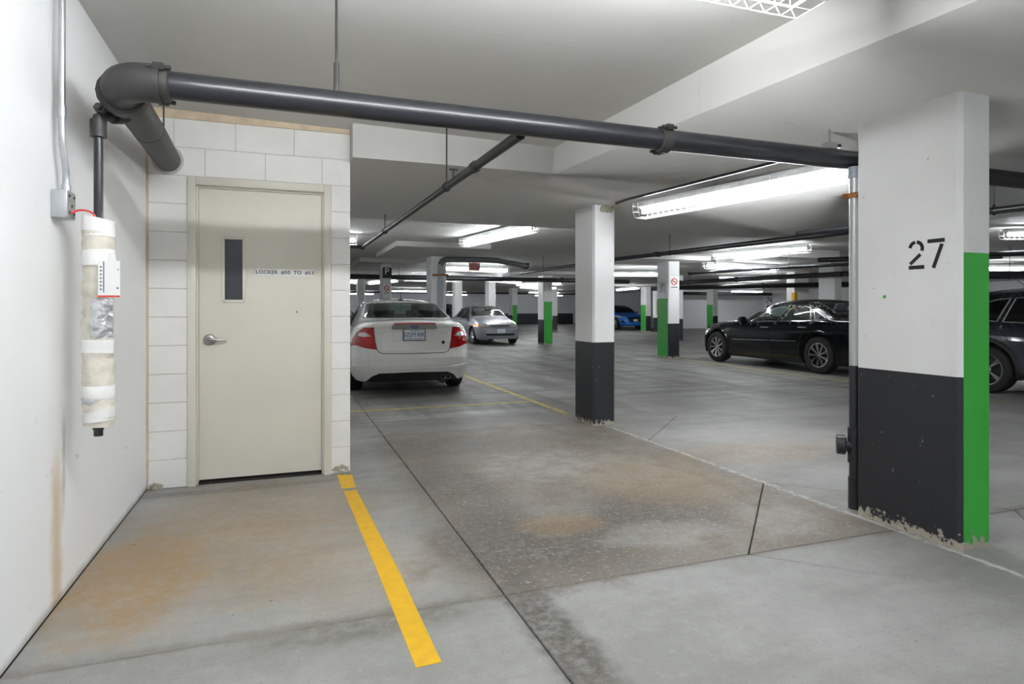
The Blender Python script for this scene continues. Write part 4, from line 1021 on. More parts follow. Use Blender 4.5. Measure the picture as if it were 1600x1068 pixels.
def build_car(name, label, P, loc, rz):
    L = P['L']
    root = thing(name, label, 'car', (loc[0], loc[1], 0), rz)
    off = Vector((-L/2, 0, 0))
    def part(nm, b, m, parent=None, lab=None, recalc=False, sharp=0.6):
        if recalc: finish(b, sharp)
        bmesh.ops.translate(b, verts=b.verts, vec=off)
        o = obj(nm, b, m, parent or root, recalc=False)
        if lab: o['label'] = lab
        return o
    bm = car_shell(P)
    bvh = BVHTree.FromBMesh(bm)
    full = bm.copy()
    paint, gl = P['paint'], P.get('glass', M_GLASS)
    Rr = P['R']; ax = P['axles']; Ra = P.get('arch', Rr+0.055); zc = Rr
    trim = P.get('trim', M_BLKPL)
    # wheel arches
    for x in ax:
        fs = region(bm, 'side', circle(x, zc+0.01, Ra), lambda c, n: abs(c.y) > P['W']*0.5 and c.z < zc+Ra+0.05)
        bmesh.ops.delete(bm, geom=fs, context='FACES')
        b = NBM(); yo, yi = P['W']-0.035, P['W']-0.42
        for s in (-1, 1):
            rg = lathe(b, [(Ra+0.012, s*yo), (Ra+0.012, s*yi), (0.02, s*yi)], 'y', 36)
        for v in b.verts: v.co.x += x; v.co.z += zc+0.01
        bmesh.ops.delete(b, geom=[v for v in b.verts if v.co.z < 0.17], context='VERTS')
        part('wheel_well', b, M_DARK, recalc=True)
    # glass
    def window(nm, view, poly, cond, rib, inset_w=0.012, tmat=None, g=None):
        fs = region(bm, view, poly, cond)
        if not fs: return None
        wb_ = take(bm, fs)
        o = part(nm, wb_, g or gl)
        for v2, sg in rib:
            rb_ = ribbon(bvh, v2, list(poly)+[poly[0]], inset_w, 0.005, sg, step=0.05)
            if len(rb_.faces): part('window_trim', rb_, tmat or trim, o, recalc=True)
        return o
    for poly in P['side_windows']:
        for s in (1, -1): window('side_window', 'side', poly, lambda c, n, s=s: c.y*s > 0.3 and c.z > 0.7 and n.y*s > 0.25, [('side', s)], tmat=P.get('side_trim', trim), inset_w=P.get('trim_w', 0.012))
    window('windscreen', 'end', P['front_glass'], lambda c, n: c.x > L*0.5 and n.x > 0.15, [('front', 1)])
    window('rear_window', 'end', P['rear_glass'], lambda c, n: c.x < L*0.5 and n.x < -0.15, [('rear', 1)])
    # lamps, grilles, plates cut out of the body
    for nm, view, poly, m, x0, x1, s, lab in P.get('cuts', []):
        fs = region(bm, view, poly, lambda c, n: x0 < c.x < x1 and (c.y*s > -0.001 if s else True) and (view != 'side' or abs(c.y) > 0.4) and (view != 'end' or abs(n.z) < 0.93 or abs(n.x) > 0.1))
        if fs:
            cb = take(bm, fs)
            part(nm, cb, m, None, lab)
    body = None
    # inner lining of the cabin
    lb_ = take(bm, [f for f in bm.faces if f.calc_center_median().z > P['belt'](f.calc_center_median().x)-0.05 and P['cabin'][0] < f.calc_center_median().x < P['cabin'][1]], delete=False)
    for v in lb_.verts: v.normal_update()
    for v in lb_.verts: v.co -= v.normal*0.02
    bmesh.ops.reverse_faces(lb_, faces=list(lb_.faces))
    part('lining', lb_, M_LINER)
    part('body', bm, paint)
    # cabin tub, seats, wheel
    x0, x1 = P['cabin']; b = NBM()
    zf = P['belt'](L*0.5)-0.28
    box(b, (x0+0.2, -P['W']+0.14, 0.25), (x1-0.1, P['W']-0.14, zf)); 
    part('cabin_floor', b, M_SEAT, recalc=True)
    b = NBM(); zd = P['belt'](x1-0.4); box(b, (x1-0.62, -P['W']+0.16, zf), (x1-0.12, P['W']-0.16, zd-0.01), bevel=0.05); part('dashboard', b, M_BLKPL, recalc=True)
    b = NBM(); zs = P['belt'](x0+0.3); box(b, (x0+0.05, -P['W']+0.18, zs-0.12), (x0+0.5, P['W']-0.18, zs-0.02), bevel=0.03); part('parcel_shelf', b, M_SEAT, recalc=True)
    for sx in P['seats']:
        for y in (-0.37, 0.37):
            o = part('seat', seat_bm(sx, y, zf-0.05), M_SEAT, recalc=True)
            part('headrest', headrest_bm(sx-0.30, y, zf+0.50), M_SEAT, o, recalc=True)
    b = NBM(); sw = P['seats'][0]+0.62
    pts = []
    for i in range(24):
        a = 2*math.pi*i/24; pts.append((sw+0.07*math.sin(a)*1.0, 0.37+0.18*math.cos(a), zf+0.30+0.165*math.sin(a)))
    tube(b, pts, 0.014, 8, closed=True); tube(b, [(sw, 0.2, zf+0.3), (sw, 0.54, zf+0.3)], 0.012, 6); tube(b, [(sw, 0.37, zf+0.3), (sw+0.25, 0.37, zf+0.2)], 0.025, 8)
    part('steering_wheel', b, M_BLKPL, recalc=True)
    # wheels
    tm, rm = P['wheel']
    for x in ax:
        for s in (1, -1):
            o = bpy.data.objects.new('wheel', tm); C.objects.link(o); o.parent = root
            o.location = (x-L/2, s*(P['W']-0.125), Rr); o.rotation_euler = (0, 0, 0 if s > 0 else math.pi)
            r = bpy.data.objects.new('rim', rm); C.objects.link(r); r.parent = o
    # shut lines and mouldings
    for nm, view, pts, w, lift, m in P.get('lines', []):
        for s in ((1, -1) if view == 'side' else (1,)):
            b = ribbon(bvh, view, pts, w, lift, s)
            if len(b.faces): part(nm, b, m, recalc=True)
    # mirrors
    mx, mz = P['mirror']
    for s in (1, -1):
        b = NBM(); y = P['W']-0.02
        v = box(b, (mx-0.05, s*y, mz), (mx+0.10, s*(y+0.19), mz+0.15))
        for q in v:
            if q.co.x > mx+0.05: q.co.z = mz+0.075+(q.co.z-mz-0.075)*0.62
        bmesh.ops.bevel(b, geom=list(b.edges), offset=0.03, segments=3, affect='EDGES')
        box(b, (mx, min(s*(y-0.12), s*(y+0.02)), mz+0.01), (mx+0.07, max(s*(y-0.12), s*(y+0.02)), mz+0.05))
        part('mirror', b, P.get('mirror_mat', paint), recalc=True)
    # handles
    for hx, hz in P.get('handles', []):
        for s in (1, -1):
            h = bvh.ray_cast(Vector((hx, 3*s, hz)), Vector((0, -s, 0)))
            y = abs(h[0].y) if h[0] else P['W']
            b = NBM(); tube(b, [(hx-0.11, s*(y-0.004), hz), (hx-0.08, s*(y+0.025), hz+0.002), (hx+0.08, s*(y+0.025), hz+0.002), (hx+0.11, s*(y-0.004), hz)], [0.010, 0.013, 0.013, 0.010], 8)
            part('door_handle', b, P.get('handle_mat', paint), recalc=True)
    return root, bvh, part
def paint(name, col, rough=0.3, metal=0.2): return mat(name, col, rough, metal, 1.0, var=0.02, scale=2)
def tapered(W, L): return pchip([(0, W*0.965), (L*0.2, W), (L*0.7, W), (L, W*0.94)])
def mirror_poly(p): return [(-y, z) for y, z in p][::-1]

W_SPLIT = make_wheel(0.365, 0.235, 0.225, 9, M_CHROME, 'split')
W_FIVE = make_wheel(0.330, 0.210, 0.215, 7, M_ALLOY, 'solid')
W_COVER = make_wheel(0.305, 0.185, 0.195, 10, M_ALLOY, 'solid')
W_SUV = make_wheel(0.355, 0.235, 0.225, 5, M_ALLOY, 'split')

# --- white sedan, seen from behind
W, L = 0.915, 4.84
tl = [(0.585, 1.0), (0.71, 0.995), (0.80, 0.93), (0.87, 0.82), (0.97, 0.775), (0.97, 0.735), (0.80, 0.735), (0.70, 0.70), (0.535, 0.675), (0.56, 0.80)]
rl = [(0.61, 0.87), (0.69, 0.925), (0.77, 0.92), (0.79, 0.875), (0.72, 0.86)]
val = [(-0.70, 0.19), (-0.60, 0.29), (-0.50, 0.335), (0.0, 0.345), (0.50, 0.335), (0.60, 0.29), (0.70, 0.19)]
WHITE_P = paint('white_car_paint', (0.86, 0.855, 0.83), 0.3, 0.0)
P = dict(L=L, W=W, R=0.33, axles=(1.06, 3.79), er=(0.62, 3.4), ef=(0.95, 2.6), tumble=0.42, crown=0.05, paint=WHITE_P, cabin=(0.75, 3.7),
    top=pchip([(0, 1.075), (0.05, 1.10), (0.3, 1.112), (0.68, 1.115), (0.80, 1.135), (1.12, 1.265), (1.42, 1.37), (1.7, 1.425), (2.2, 1.447), (2.6, 1.43), (2.95, 1.375), (3.45, 1.16), (3.75, 1.04), (4.2, 0.97), (4.6, 0.86), (4.8, 0.74), (4.84, 0.68)]),
    belt=pchip([(0, 0.98), (0.6, 1.0), (1.5, 0.985), (2.5, 0.95), (3.5, 0.91), (4.2, 0.82), (4.84, 0.62)]),
    bot=pchip([(0, 0.21), (0.3, 0.20), (0.8, 0.20), (4.0, 0.20), (4.84, 0.28)]),
    wm=tapered(W, L), wsh=tapered(W-0.075, L), ws=tapered(W-0.09, L),
    rear=pchip([(0.19, 0.10), (0.30, 0.05), (0.38, 0.012), (0.41, 0.0), (0.58, 0.0), (0.62, 0.035), (0.66, 0.045), (0.95, 0.055), (1.03, 0.01), (1.08, 0.0), (1.12, 0.03)]),
    front=pchip([(0.2, 0.08), (0.45, 0.0), (0.6, 0.02), (0.8, 0.18), (1.0, 0.3)]),
    side_windows=[[(1.40, 1.0), (1.50, 1.20), (1.72, 1.33), (2.28, 1.375), (2.28, 0.985)], [(2.36, 0.98), (2.36, 1.375), (2.75, 1.34), (3.25, 1.10), (3.42, 0.965)]],
    front_glass=[(-0.66, 1.06), (0.66, 1.06), (0.54, 1.385), (-0.54, 1.385)],
    rear_glass=[(-0.68, 1.128), (0.68, 1.128), (0.64, 1.20), (0.575, 1.345), (0.40, 1.362), (-0.40, 1.362), (-0.575, 1.345), (-0.64, 1.20)],
    cuts=[('reverse_lens', 'end', rl, M_LAMPCLR, -0.2, 0.8, 1, 'clear reversing lens'), ('reverse_lens', 'end', mirror_poly(rl), M_LAMPCLR, -0.2, 0.8, -1, 'clear reversing lens'),
          ('tail_light', 'end', tl, M_LAMPRED, -0.2, 0.36, 1, 'red tail light wrapping round the corner'), ('tail_light', 'end', mirror_poly(tl), M_LAMPRED, -0.2, 0.36, -1, 'red tail light wrapping round the corner'),
          ('rear_valance', 'end', val, M_BLKPL, -0.2, 0.8, 0, 'black lower bumper insert')],
    lines=[('boot_shut_line', 'rear', [(0.585, 1.06), (0.58, 1.0), (0.555, 0.80), (0.53, 0.675), (0.50, 0.635), (0.45, 0.622), (0.0, 0.615), (-0.45, 0.622), (-0.50, 0.635), (-0.53, 0.675), (-0.555, 0.80), (-0.58, 1.0), (-0.585, 1.06)], 0.006, 0.001, M_DARK),
           ('bumper_crease', 'rear', [(-0.86, 0.44), (-0.5, 0.405), (0, 0.395), (0.5, 0.405), (0.86, 0.44)], 0.012, 0.006, WHITE_P),
           ('recess_edge', 'rear', [(0.33, 0.975), (0.265, 0.80), (-0.265, 0.80), (-0.33, 0.975)], 0.010, 0.004, WHITE_P),
           ('door_shut_line', 'side', [(2.32, 0.97), (2.32, 0.30)], 0.004, 0.001, M_DARK), ('door_shut_line', 'side', [(1.40, 0.98), (1.50, 0.70), (1.60, 0.30)], 0.004, 0.001, M_DARK)],
    seats=(2.35, 1.45), mirror=(3.28, 0.93), handles=[(1.70, 0.86), (2.60, 0.84)], handle_mat=WHITE_P, wheel=W_FIVE)
ch = R(87.5); cx, cy = 1.745, 8.93
car, bvh, part = build_car('white_sedan', 'white four-door sedan parked with its rear facing the bay', P, (cx + math.cos(ch)*L/2, cy + math.sin(ch)*L/2), ch)
def rear_hit(y, z, bvh): 
    h = bvh.ray_cast(Vector((-2, y, z)), Vector((1, 0, 0))); return h[0].x if h[0] else 0.05
b = NBM(); xh = rear_hit(0, 0.99, bvh)
prof = [(-0.335, 0.975), (-0.315, 1.035), (-0.29, 1.042), (0.29, 1.042), (0.315, 1.035), (0.335, 0.975), (0.30, 0.968), (-0.30, 0.968)]
lo = [b.verts.new((rear_hit(y, z, bvh)-0.035, y, z)) for y, z in prof]; hi = [b.verts.new((rear_hit(y, z, bvh)+0.02, y, z)) for y, z in prof]
b.faces.new(lo[::-1]); b.faces.new(hi)
for i in range(8): b.faces.new((lo[i], lo[(i+1)%8], hi[(i+1)%8], hi[i]))
gar = part('boot_garnish', b, mat('garnish_silver', (0.55, 0.54, 0.52), 0.25, 0.6), None, 'silver garnish bar above the number plate', recalc=True)
b = NBM(); box(b, (rear_hit(0, 1.05, bvh)-0.04, -0.30, 1.043), (rear_hit(0, 1.05, bvh)+0.02, 0.30, 1.062), bevel=0.004); part('red_strip', b, M_LAMPRED, gar, recalc=True)
b = NBM(); lathe(b, [(0.0, -0.006), (0.03, -0.005), (0.034, 0.0)], 'x', 24)
for v in b.verts: v.co.y *= 1.75; v.co.x += rear_hit(0, 1.0, bvh)-0.036; v.co.z = 1.008 + v.co.z*0.8
part('oval_badge', b, mat('badge_blue', (0.08, 0.10, 0.16), 0.25, 0.5), gar, recalc=True)
def plate_on(xp, z, txt, face, top_txt=None, bot_txt=None, wd=0.305, ht=0.152):
    """number plate at the end of the car; face -1 looks backwards, +1 forwards"""
    b = NBM(); box(b, (min(xp, xp+face*0.010), -wd/2, z-ht/2), (max(xp, xp+face*0.010), wd/2, z+ht/2), bevel=0.003); p = part('number_plate', b, M_PLATE, None, 'white plate with blue characters', recalc=True)
    def put(t, s, zz, m=M_BLUEINK, sp=1.0):
        tb = text_bm(t, s, 0.0006, sp); place(tb, (xp+face*0.0108, 0, zz), (0, face, 0), (0, 0, 1)); part('lettering', tb, m, p)
    if txt.strip(): put(txt, 0.083, z)
    if top_txt: put(top_txt, 0.026, z+0.058)
    if bot_txt: put(bot_txt, 0.021, z-0.060)
    return p
xp = min(rear_hit(0, 0.96, bvh), rear_hit(0, 0.82, bvh)) - 0.006
b = NBM(); box(b, (xp-0.004, -0.165, 0.80), (xp+0.03, 0.165, 0.972), bevel=0.003); part('plate_frame', b, M_BLKPL, None, recalc=True)
plate_on(xp-0.004, 0.888, 'BZJM·840', -1, 'ONTARIO', 'YOURS TO DISCOVER')
for txt, y, s in (('FUSION', 0.46, 0.036), ('SEL', -0.47, 0.032)):
    tb = text_bm(txt, s, 0.002, 1.25); place(tb, (rear_hit(y, 0.90, bvh)-0.004, y, 0.905), (0, -1, 0), (0, 0, 1)); part('badge_lettering', tb, M_ALLOY)
b = NBM(); lathe(b, [(0.0, -0.003), (0.026, -0.002), (0.027, 0.004)], 'x', 18)
for v in b.verts: v.co += Vector((rear_hit(-0.43, 0.77, bvh), -0.43, 0.77))
part('round_sticker', b, M_INK, None, 'small black round sticker', recalc=True)
for y in (-0.50, -0.425):
    b = NBM(); lathe(b, [(0.030, -0.02), (0.034, -0.022), (0.034, 0.18), (0.028, 0.18)], 'x', 18)
    for v in b.verts: v.co += Vector((0.055, y, 0.262))
    o = part('exhaust_tip', b, M_CHROME, recalc=True)
b = NBM(); tube(b, [(0.25, -0.46, 0.22), (0.8, -0.46, 0.22)], 0.075, 14); part('silencer', b, M_PIPE_OLD, recalc=True)
zr = P['top'](1.62)
b = NBM(); box(b, (1.56, -0.03, zr-0.01), (1.68, 0.03, zr+0.028), bevel=0.012); an = part('antenna_base', b, M_BLKPL, recalc=True)
b = NBM(); tube(b, [(1.62, 0, zr+0.02), (1.40, 0.0, zr+0.21)], [0.005, 0.003], 6); part('antenna_mast', b, M_BLKPL, an, recalc=True)

# --- black sedan, left side towards the camera
W, L = 0.935, 5.0
BLK = mat('black_car_paint', (0.004, 0.005, 0.007), 0.10, 0.0, 0.0, var=0.05)
hl = [(0.50, 0.62), (0.86, 0.62), (0.95, 0.74), (0.86, 0.80), (0.52, 0.78)]
tlb = [(0.60, 0.72), (0.99, 0.72), (0.99, 0.98), (0.64, 0.98)]
gr = [(-0.42, 0.50), (0.42, 0.50), (0.47, 0.80), (-0.47, 0.80)]
P = dict(L=L, W=W, R=0.365, axles=(1.10, 4.15), er=(0.55, 4.0), ef=(0.75, 3.2), tumble=0.46, crown=0.05, paint=BLK, cabin=(0.7, 3.5), glass=M_GLASST, trim=M_BLKPL, side_trim=M_CHROME, trim_w=0.006, arch=0.425,
    top=pchip([(0, 1.07), (0.06, 1.10), (0.3, 1.13), (0.62, 1.145), (0.78, 1.17), (1.1, 1.31), (1.4, 1.42), (1.65, 1.465), (2.0, 1.48), (2.35, 1.47), (2.65, 1.42), (3.0, 1.26), (3.35, 1.075), (3.5, 1.035), (4.0, 1.01), (4.5, 0.955), (4.8, 0.89), (4.96, 0.80), (5.0, 0.75)]),
    belt=pchip([(0, 0.99), (0.5, 1.02), (1.3, 1.015), (2.2, 0.985), (3.2, 0.955), (3.8, 0.94), (4.4, 0.88), (4.8, 0.80), (5, 0.68)]),
    bot=pchip([(0, 0.26), (0.4, 0.19), (0.8, 0.175), (4.2, 0.175), (5.0, 0.24)]),
    wm=tapered(W, L), wsh=tapered(W-0.055, L), ws=tapered(W-0.06, L),
    rear=pchip([(0.19, 0.06), (0.4, 0.0), (0.6, 0.0), (0.7, 0.05), (1.0, 0.08), (1.1, 0.06)]),
    front=pchip([(0.2, 0.05), (0.45, 0.0), (0.6, 0.02), (0.8, 0.08), (1.0, 0.15)]),
    side_windows=[[(3.05, 0.995), (2.62, 1.215), (2.38, 1.30), (2.24, 1.315), (2.06, 1.318), (2.22, 1.01)], [(2.13, 1.012), (1.96, 1.318), (1.62, 1.316), (1.48, 1.295), (1.30, 1.035)], [(1.22, 1.045), (1.35, 1.235), (1.24, 1.205), (0.95, 1.075)]],
    front_glass=[(-0.68, 1.09), (0.68, 1.09), (0.55, 1.405), (-0.55, 1.405)],
    rear_glass=[(-0.62, 1.19), (0.62, 1.19), (0.54, 1.40), (-0.54, 1.40)],
    cuts=[('headlight', 'end', hl, M_LAMPCLR, 4.2, 5.2, 1, 'clear headlight'), ('headlight', 'end', mirror_poly(hl), M_LAMPCLR, 4.2, 5.2, -1, 'clear headlight'), ('grille', 'end', gr, M_CHROME, 4.6, 5.2, 0, 'chrome grille'),
          ('tail_light', 'end', tlb, M_LAMPRED, -0.2, 0.34, 1, 'red tail light'), ('tail_light', 'end', mirror_poly(tlb), M_LAMPRED, -0.2, 0.34, -1, 'red tail light')],
    lines=[('chrome_moulding', 'side', [(3.56, 0.575), (2.42, 0.60)], 0.012, 0.010, M_CHROME), ('chrome_moulding', 'side', [(2.38, 0.60), (1.62, 0.615)], 0.012, 0.010, M_CHROME),
           ('door_shut_line', 'side', [(2.40, 0.985), (2.40, 0.25)], 0.005, 0.001, M_DARK), ('door_shut_line', 'side', [(3.62, 0.93), (3.66, 0.6), (3.58, 0.28)], 0.005, 0.001, M_DARK), ('door_shut_line', 'side', [(1.30, 1.0), (1.48, 0.78), (1.58, 0.62), (1.60, 0.28)], 0.005, 0.001, M_DARK),
           ('bonnet_shut_line', 'side', [(3.45, 0.955), (4.2, 0.915), (4.7, 0.83)], 0.005, 0.001, M_DARK), ('chrome_trim', 'side', [(0.3, 0.99), (0.9, 1.0)], 0.006, 0.004, BLK),
           ('arch_lip', 'side', [(1.10+0.455*math.cos(R(a)), 0.375+0.455*math.sin(R(a))) for a in range(-10, 191, 10)], 0.022, 0.016, BLK), ('arch_lip', 'side', [(4.15+0.455*math.cos(R(a)), 0.375+0.455*math.sin(R(a))) for a in range(-10, 191, 10)], 0.022, 0.016, BLK)],
    seats=(2.35, 1.35), mirror=(3.12, 0.955), handles=[(2.55, 0.875), (1.50, 0.895)], handle_mat=M_CHROME, mirror_mat=BLK, wheel=W_SPLIT)
car, bvh, part = build_car('black_sedan', 'glossy black four-door sedan with chrome wheels parked beyond the aisle', P, (10.695, 8.24+L/2), R(90))
b = NBM(); box(b, (3.02, 0.30, 1.30), (3.06, 0.42, 1.36), bevel=0.01); part('rear_view_mirror', b, M_BLKPL, recalc=True)
plate_on(-0.012, 0.87, ' ', -1)
b = NBM(); tube(b, [(0.62, 0.25, 1.08), (0.8, 0.1, 1.12), (0.75, -0.15, 1.08)], 0.06, 8); part('yellow_vest', b, M_YELLOW, None, 'yellow garment on the rear shelf', recalc=True)

# --- silver sedan facing the camera
W, L = 0.86, 4.44
SIL = paint('silver_car_paint', (0.36, 0.385, 0.42), 0.38, 0.45)
hl = [(0.40, 0.665), (0.60, 0.64), (0.90, 0.66), (0.90, 0.76), (0.72, 0.765), (0.45, 0.715)]
am = [(0.66, 0.645), (0.95, 0.655), (0.95, 0.755), (0.72, 0.763)]
inl = [(0.40, 0.665), (0.655, 0.645), (0.71, 0.763), (0.45, 0.715)]
gr = [(-0.36, 0.665), (0.36, 0.665), (0.40, 0.715), (-0.40, 0.715)]
ink = [(-0.50, 0.335), (0.50, 0.335), (0.56, 0.38), (0.52, 0.415), (-0.52, 0.415), (-0.56, 0.38)]
P = dict(L=L, W=W, R=0.305, axles=(0.96, 3.58), er=(0.6, 3.0), ef=(0.80, 3.0), tumble=0.44, crown=0.05, paint=SIL, cabin=(0.7, 3.2),
    top=pchip([(0, 0.96), (0.06, 1.0), (0.3, 1.04), (0.6, 1.06), (0.95, 1.21), (1.3, 1.36), (1.7, 1.43), (2.0, 1.44), (2.35, 1.42), (2.65, 1.34), (3.0, 1.14), (3.25, 1.01), (3.5, 0.965), (3.9, 0.89), (4.2, 0.80), (4.38, 0.72), (4.44, 0.66)]),
    belt=pchip([(0, 0.86), (0.6, 0.94), (1.5, 0.935), (2.5, 0.90), (3.2, 0.87), (3.8, 0.79), (4.2, 0.70), (4.44, 0.58)]),
    bot=pchip([(0, 0.27), (0.4, 0.21), (0.8, 0.19), (3.8, 0.19), (4.44, 0.22)]),
    wm=tapered(W, L), wsh=tapered(W-0.07, L), ws=tapered(W-0.07, L),
    rear=pchip([(0.19, 0.06), (0.4, 0.0), (0.6, 0.0), (0.7, 0.05), (1.0, 0.08)]),
    front=pchip([(0.2, 0.05), (0.40, 0.0), (0.52, 0.0), (0.62, 0.05), (0.72, 0.10), (0.9, 0.2)]),
    side_windows=[[(2.0, 0.955), (2.0, 1.345), (2.35, 1.32), (2.75, 1.09), (2.92, 0.94)], [(1.92, 0.955), (1.92, 1.345), (1.5, 1.31), (1.22, 1.17), (1.12, 0.98)]],
    front_glass=[(-0.67, 1.035), (0.67, 1.035), (0.55, 1.36), (0.35, 1.378), (-0.35, 1.378), (-0.55, 1.36)],
    rear_glass=[(-0.62, 1.09), (0.62, 1.09), (0.52, 1.34), (-0.52, 1.34)],
    cuts=[('headlight', 'end', inl, M_LAMPCLR, 3.6, 4.6, 1, 'clear headlight'), ('headlight', 'end', mirror_poly(inl), M_LAMPCLR, 3.6, 4.6, -1, 'clear headlight'),
          ('turn_signal', 'end', am, M_LAMPCLR, 3.6, 4.6, 1, 'clear corner lens'), ('turn_signal', 'end', mirror_poly(am), M_AMBER, 3.6, 4.6, -1, 'amber corner lens'),
          ('grille', 'end', gr, mat('grille_grey', (0.06, 0.065, 0.07), 0.4), 3.9, 4.6, 0, 'dark slim grille'), ('air_intake', 'end', ink, M_BLKPL, 3.9, 4.6, 0, 'black lower air intake')],
    lines=[('bumper_line', 'front', [(-0.84, 0.60), (-0.4, 0.635), (0.4, 0.635), (0.84, 0.60)], 0.007, 0.001, M_DARK), ('bonnet_shut_line', 'top', [(3.15, 0.66), (3.7, 0.62), (4.2, 0.5)], 0.006, 0.001, M_DARK), ('bonnet_shut_line', 'top', [(3.15, -0.66), (3.7, -0.62), (4.2, -0.5)], 0.006, 0.001, M_DARK),
           ('side_moulding', 'side', [(3.15, 0.50), (1.4, 0.51)], 0.016, 0.008, SIL), ('door_shut_line', 'side', [(1.96, 0.93), (1.96, 0.28)], 0.004, 0.001, M_DARK), ('door_shut_line', 'side', [(3.02, 0.88), (3.05, 0.28)], 0.004, 0.001, M_DARK), ('grille_bar', 'front', [(-0.37, 0.69), (0.37, 0.69)], 0.007, 0.008, M_CHROME)],
    seats=(2.0, 1.15), mirror=(2.78, 0.93), handles=[(2.15, 0.80), (1.25, 0.82)], mirror_mat=M_BLKPL, wheel=W_COVER)
car, bvh, part = build_car('silver_sedan', 'silver four-door sedan facing the camera across the aisle', P, (7.16, 20.8+L/2), R(-90))
h = bvh.ray_cast(Vector((9, 0, 0.52)), Vector((-1, 0, 0)))
plate_on(h[0].x+0.002, 0.50, ' ', 1)
b = NBM(); tube(b, [(h[0].x-0.07, 0.035*math.cos(a), 0.69+0.03*math.sin(a)) for a in [2*math.pi*i/14 for i in range(14)]], 0.006, 6, closed=True); part('emblem', b, M_CHROME, recalc=True)

# --- crossovers and hatchbacks
def suv(L, W, H, P0):
    k = H/1.64
    P = dict(L=L, W=W, R=0.355, axles=(0.90, L-0.95), er=(0.55, 3.6), ef=(0.85, 2.8), tumble=0.30, crown=0.05, cabin=(0.25, L-1.15), glass=M_GLASSD,
        top=pchip([(0, 1.05*k), (0.04, 1.12*k), (0.14, 1.28*k), (0.30, 1.46*k), (0.48, 1.56*k), (0.8, 1.615*k), (1.5, 1.64*k), (2.2, 1.61*k), (2.6, 1.53*k), (3.0, 1.36*k), (L-1.15, 1.115*k), (L-0.95, 1.07*k), (L-0.4, 0.98*k), (L-0.1, 0.84*k), (L, 0.74*k)]),
        belt=pchip([(0, 1.0*k), (0.5, 1.06*k), (1.2, 1.05*k), (2.5, 1.0*k), (L-1.1, 0.97*k), (L-0.4, 0.88*k), (L, 0.66*k)]),
        bot=pchip([(0, 0.36), (0.4, 0.26), (0.8, 0.24), (L-0.6, 0.24), (L, 0.30)]),
        wm=tapered(W, L), wsh=tapered(W-0.06, L), ws=tapered(W-0.06, L),
        rear=pchip([(0.25, 0.08), (0.45, 0.0), (0.65, 0.0), (0.75, 0.06), (1.1, 0.08), (1.5, 0.1)]),
        front=pchip([(0.2, 0.06), (0.45, 0.0), (0.7, 0.03), (0.95, 0.14)]),
        side_windows=[[(0.50, 1.13*k), (0.62, 1.34*k), (0.95, 1.44*k), (1.13, 1.46*k), (1.02, 1.105*k)], [(1.10, 1.10*k), (1.20, 1.465*k), (1.95, 1.475*k), (1.95, 1.07*k)], [(2.03, 1.07*k), (2.03, 1.475*k), (2.45, 1.44*k), (2.9, 1.25*k), (3.08, 1.05*k)]],
        front_glass=[(-0.70, 1.14*k), (0.70, 1.14*k), (0.60, 1.52*k), (-0.60, 1.52*k)],
        rear_glass=[(-0.64, 1.13*k), (0.64, 1.13*k), (0.58, 1.47*k), (-0.58, 1.47*k)],
        lines=[('door_shut_line', 'side', [(1.99, 1.04*k), (1.99, 0.35)], 0.005, 0.001, M_DARK), ('door_shut_line', 'side', [(1.05, 1.05*k), (1.25, 0.75), (1.33, 0.4)], 0.005, 0.001, M_DARK),
               ('arch_cladding', 'side', [(0.90+0.445*math.cos(R(a)), 0.36+0.445*math.sin(R(a))) for a in range(-10, 191, 10)], 0.035, 0.014, M_BLKPL), ('arch_cladding', 'side', [(L-0.95+0.445*math.cos(R(a)), 0.36+0.445*math.sin(R(a))) for a in range(-10, 191, 10)], 0.035, 0.014, M_BLKPL),
               ('sill_cladding', 'side', [(1.36, 0.33), (L-1.42, 0.33)], 0.05, 0.012, M_BLKPL)],
        seats=(2.1, 1.1), mirror=(2.95, 1.05*k), handles=[(1.17, 0.985*k), (2.15, 0.965*k)], side_trim=M_ALLOY, wheel=W_SUV)
    P.update(P0); return P
tls = [(0.62, 0.85), (1.0, 0.85), (1.0, 1.12), (0.72, 1.10)]
tl_cuts = [('tail_light', 'end', tls, M_LAMPRED, -0.2, 0.3, 1, 'red tail light'), ('tail_light', 'end', mirror_poly(tls), M_LAMPRED, -0.2, 0.3, -1, 'red tail light')]
NAVY = paint('navy_car_paint', (0.030, 0.036, 0.052), 0.3, 0.4)
P = suv(4.52, 0.92, 1.60, dict(paint=NAVY, cuts=tl_cuts))
car, bvh, part = build_car('blue_crossover', 'dark blue crossover cut off at the right edge behind the numbered column', P, (10.83, 7.24-2.26), R(-90))
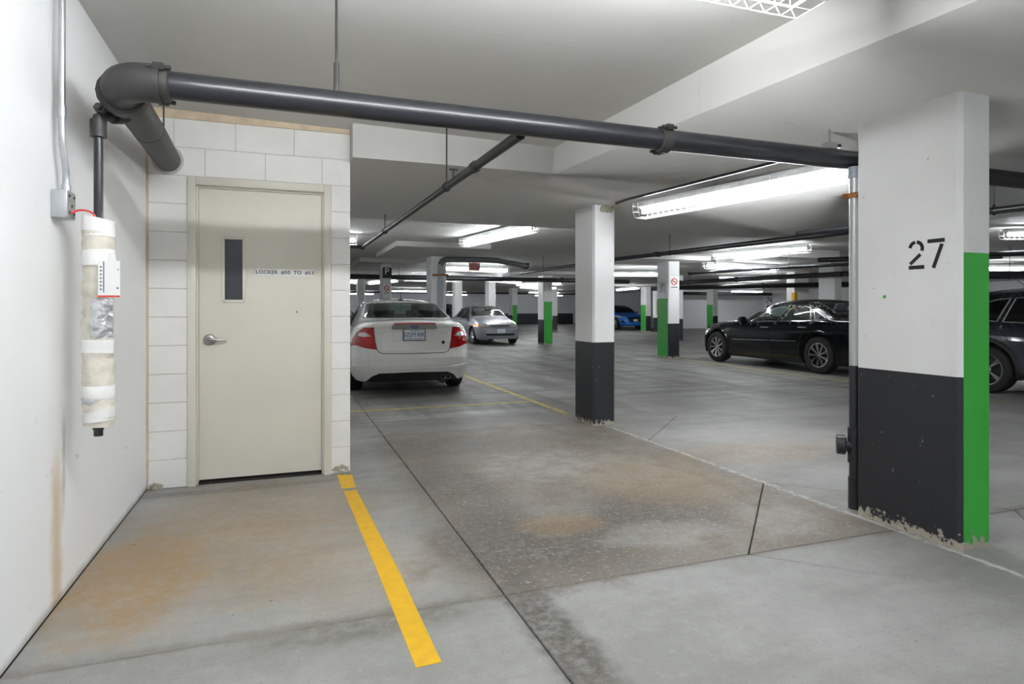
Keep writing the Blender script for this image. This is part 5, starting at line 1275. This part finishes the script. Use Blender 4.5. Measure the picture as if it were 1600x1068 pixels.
zr = P['top'](0.95); b = NBM(); box(b, (0.92, -0.03, zr-0.01), (1.0, 0.03, zr+0.02), bevel=0.008); an = part('antenna_base', b, M_BLKPL, recalc=True)
b = NBM(); tube(b, [(0.96, 0, zr+0.01), (0.72, 0, zr+0.19)], [0.006, 0.004], 6); part('antenna_mast', b, M_BLKPL, an, recalc=True)
BLUE = paint('bright_blue_car_paint', (0.008, 0.22, 0.90), 0.28, 0.1)
hls = [(0.52, 0.76), (0.92, 0.78), (0.92, 0.88), (0.56, 0.84)]
grs = [(-0.50, 0.62), (-0.38, 0.48), (0.38, 0.48), (0.50, 0.62), (0.42, 0.80), (-0.42, 0.80)]
pin = [(0.60, 0.46), (0.82, 0.44), (0.78, 0.62)]
P = suv(4.48, 0.92, 1.58, dict(paint=BLUE, cuts=[('headlight', 'end', hls, M_LAMPCLR, 3.5, 4.7, 1, 'clear headlight'), ('headlight', 'end', mirror_poly(hls), M_LAMPCLR, 3.5, 4.7, -1, 'clear headlight'), ('grille', 'end', grs, M_BLKPL, 3.8, 4.7, 0, 'black grille'), ('air_intake', 'end', pin, M_BLKPL, 3.5, 4.7, 1, None), ('air_intake', 'end', mirror_poly(pin), M_BLKPL, 3.5, 4.7, -1, None)]))
car, bvh, part = build_car('blue_hatchback', 'bright blue car parked far back beside the central pillar', P, (20.5, 33.7+2.24), R(-90))
h = bvh.ray_cast(Vector((9, 0, 0.6)), Vector((-1, 0, 0))); plate_on(h[0].x+0.004, 0.60, ' ', 1)
DKG = paint('charcoal_car_paint', (0.02, 0.024, 0.026), 0.35, 0.3)
P = suv(4.3, 0.90, 1.62, dict(paint=DKG, glass=M_GLASS, cuts=tl_cuts))
car, bvh, part = build_car('dark_hatchback', 'dark car showing its rear window between the white and silver sedans', P, (7.45, 30.6+2.15), R(90))
plate_on(-0.01, 0.80, ' ', -1)
P = suv(4.5, 0.92, 1.66, dict(paint=DKG, cuts=tl_cuts))
build_car('dark_crossover', 'dark car of which only a sliver shows left of the white sedan', P, (0.63, 14.6+2.25), R(90))
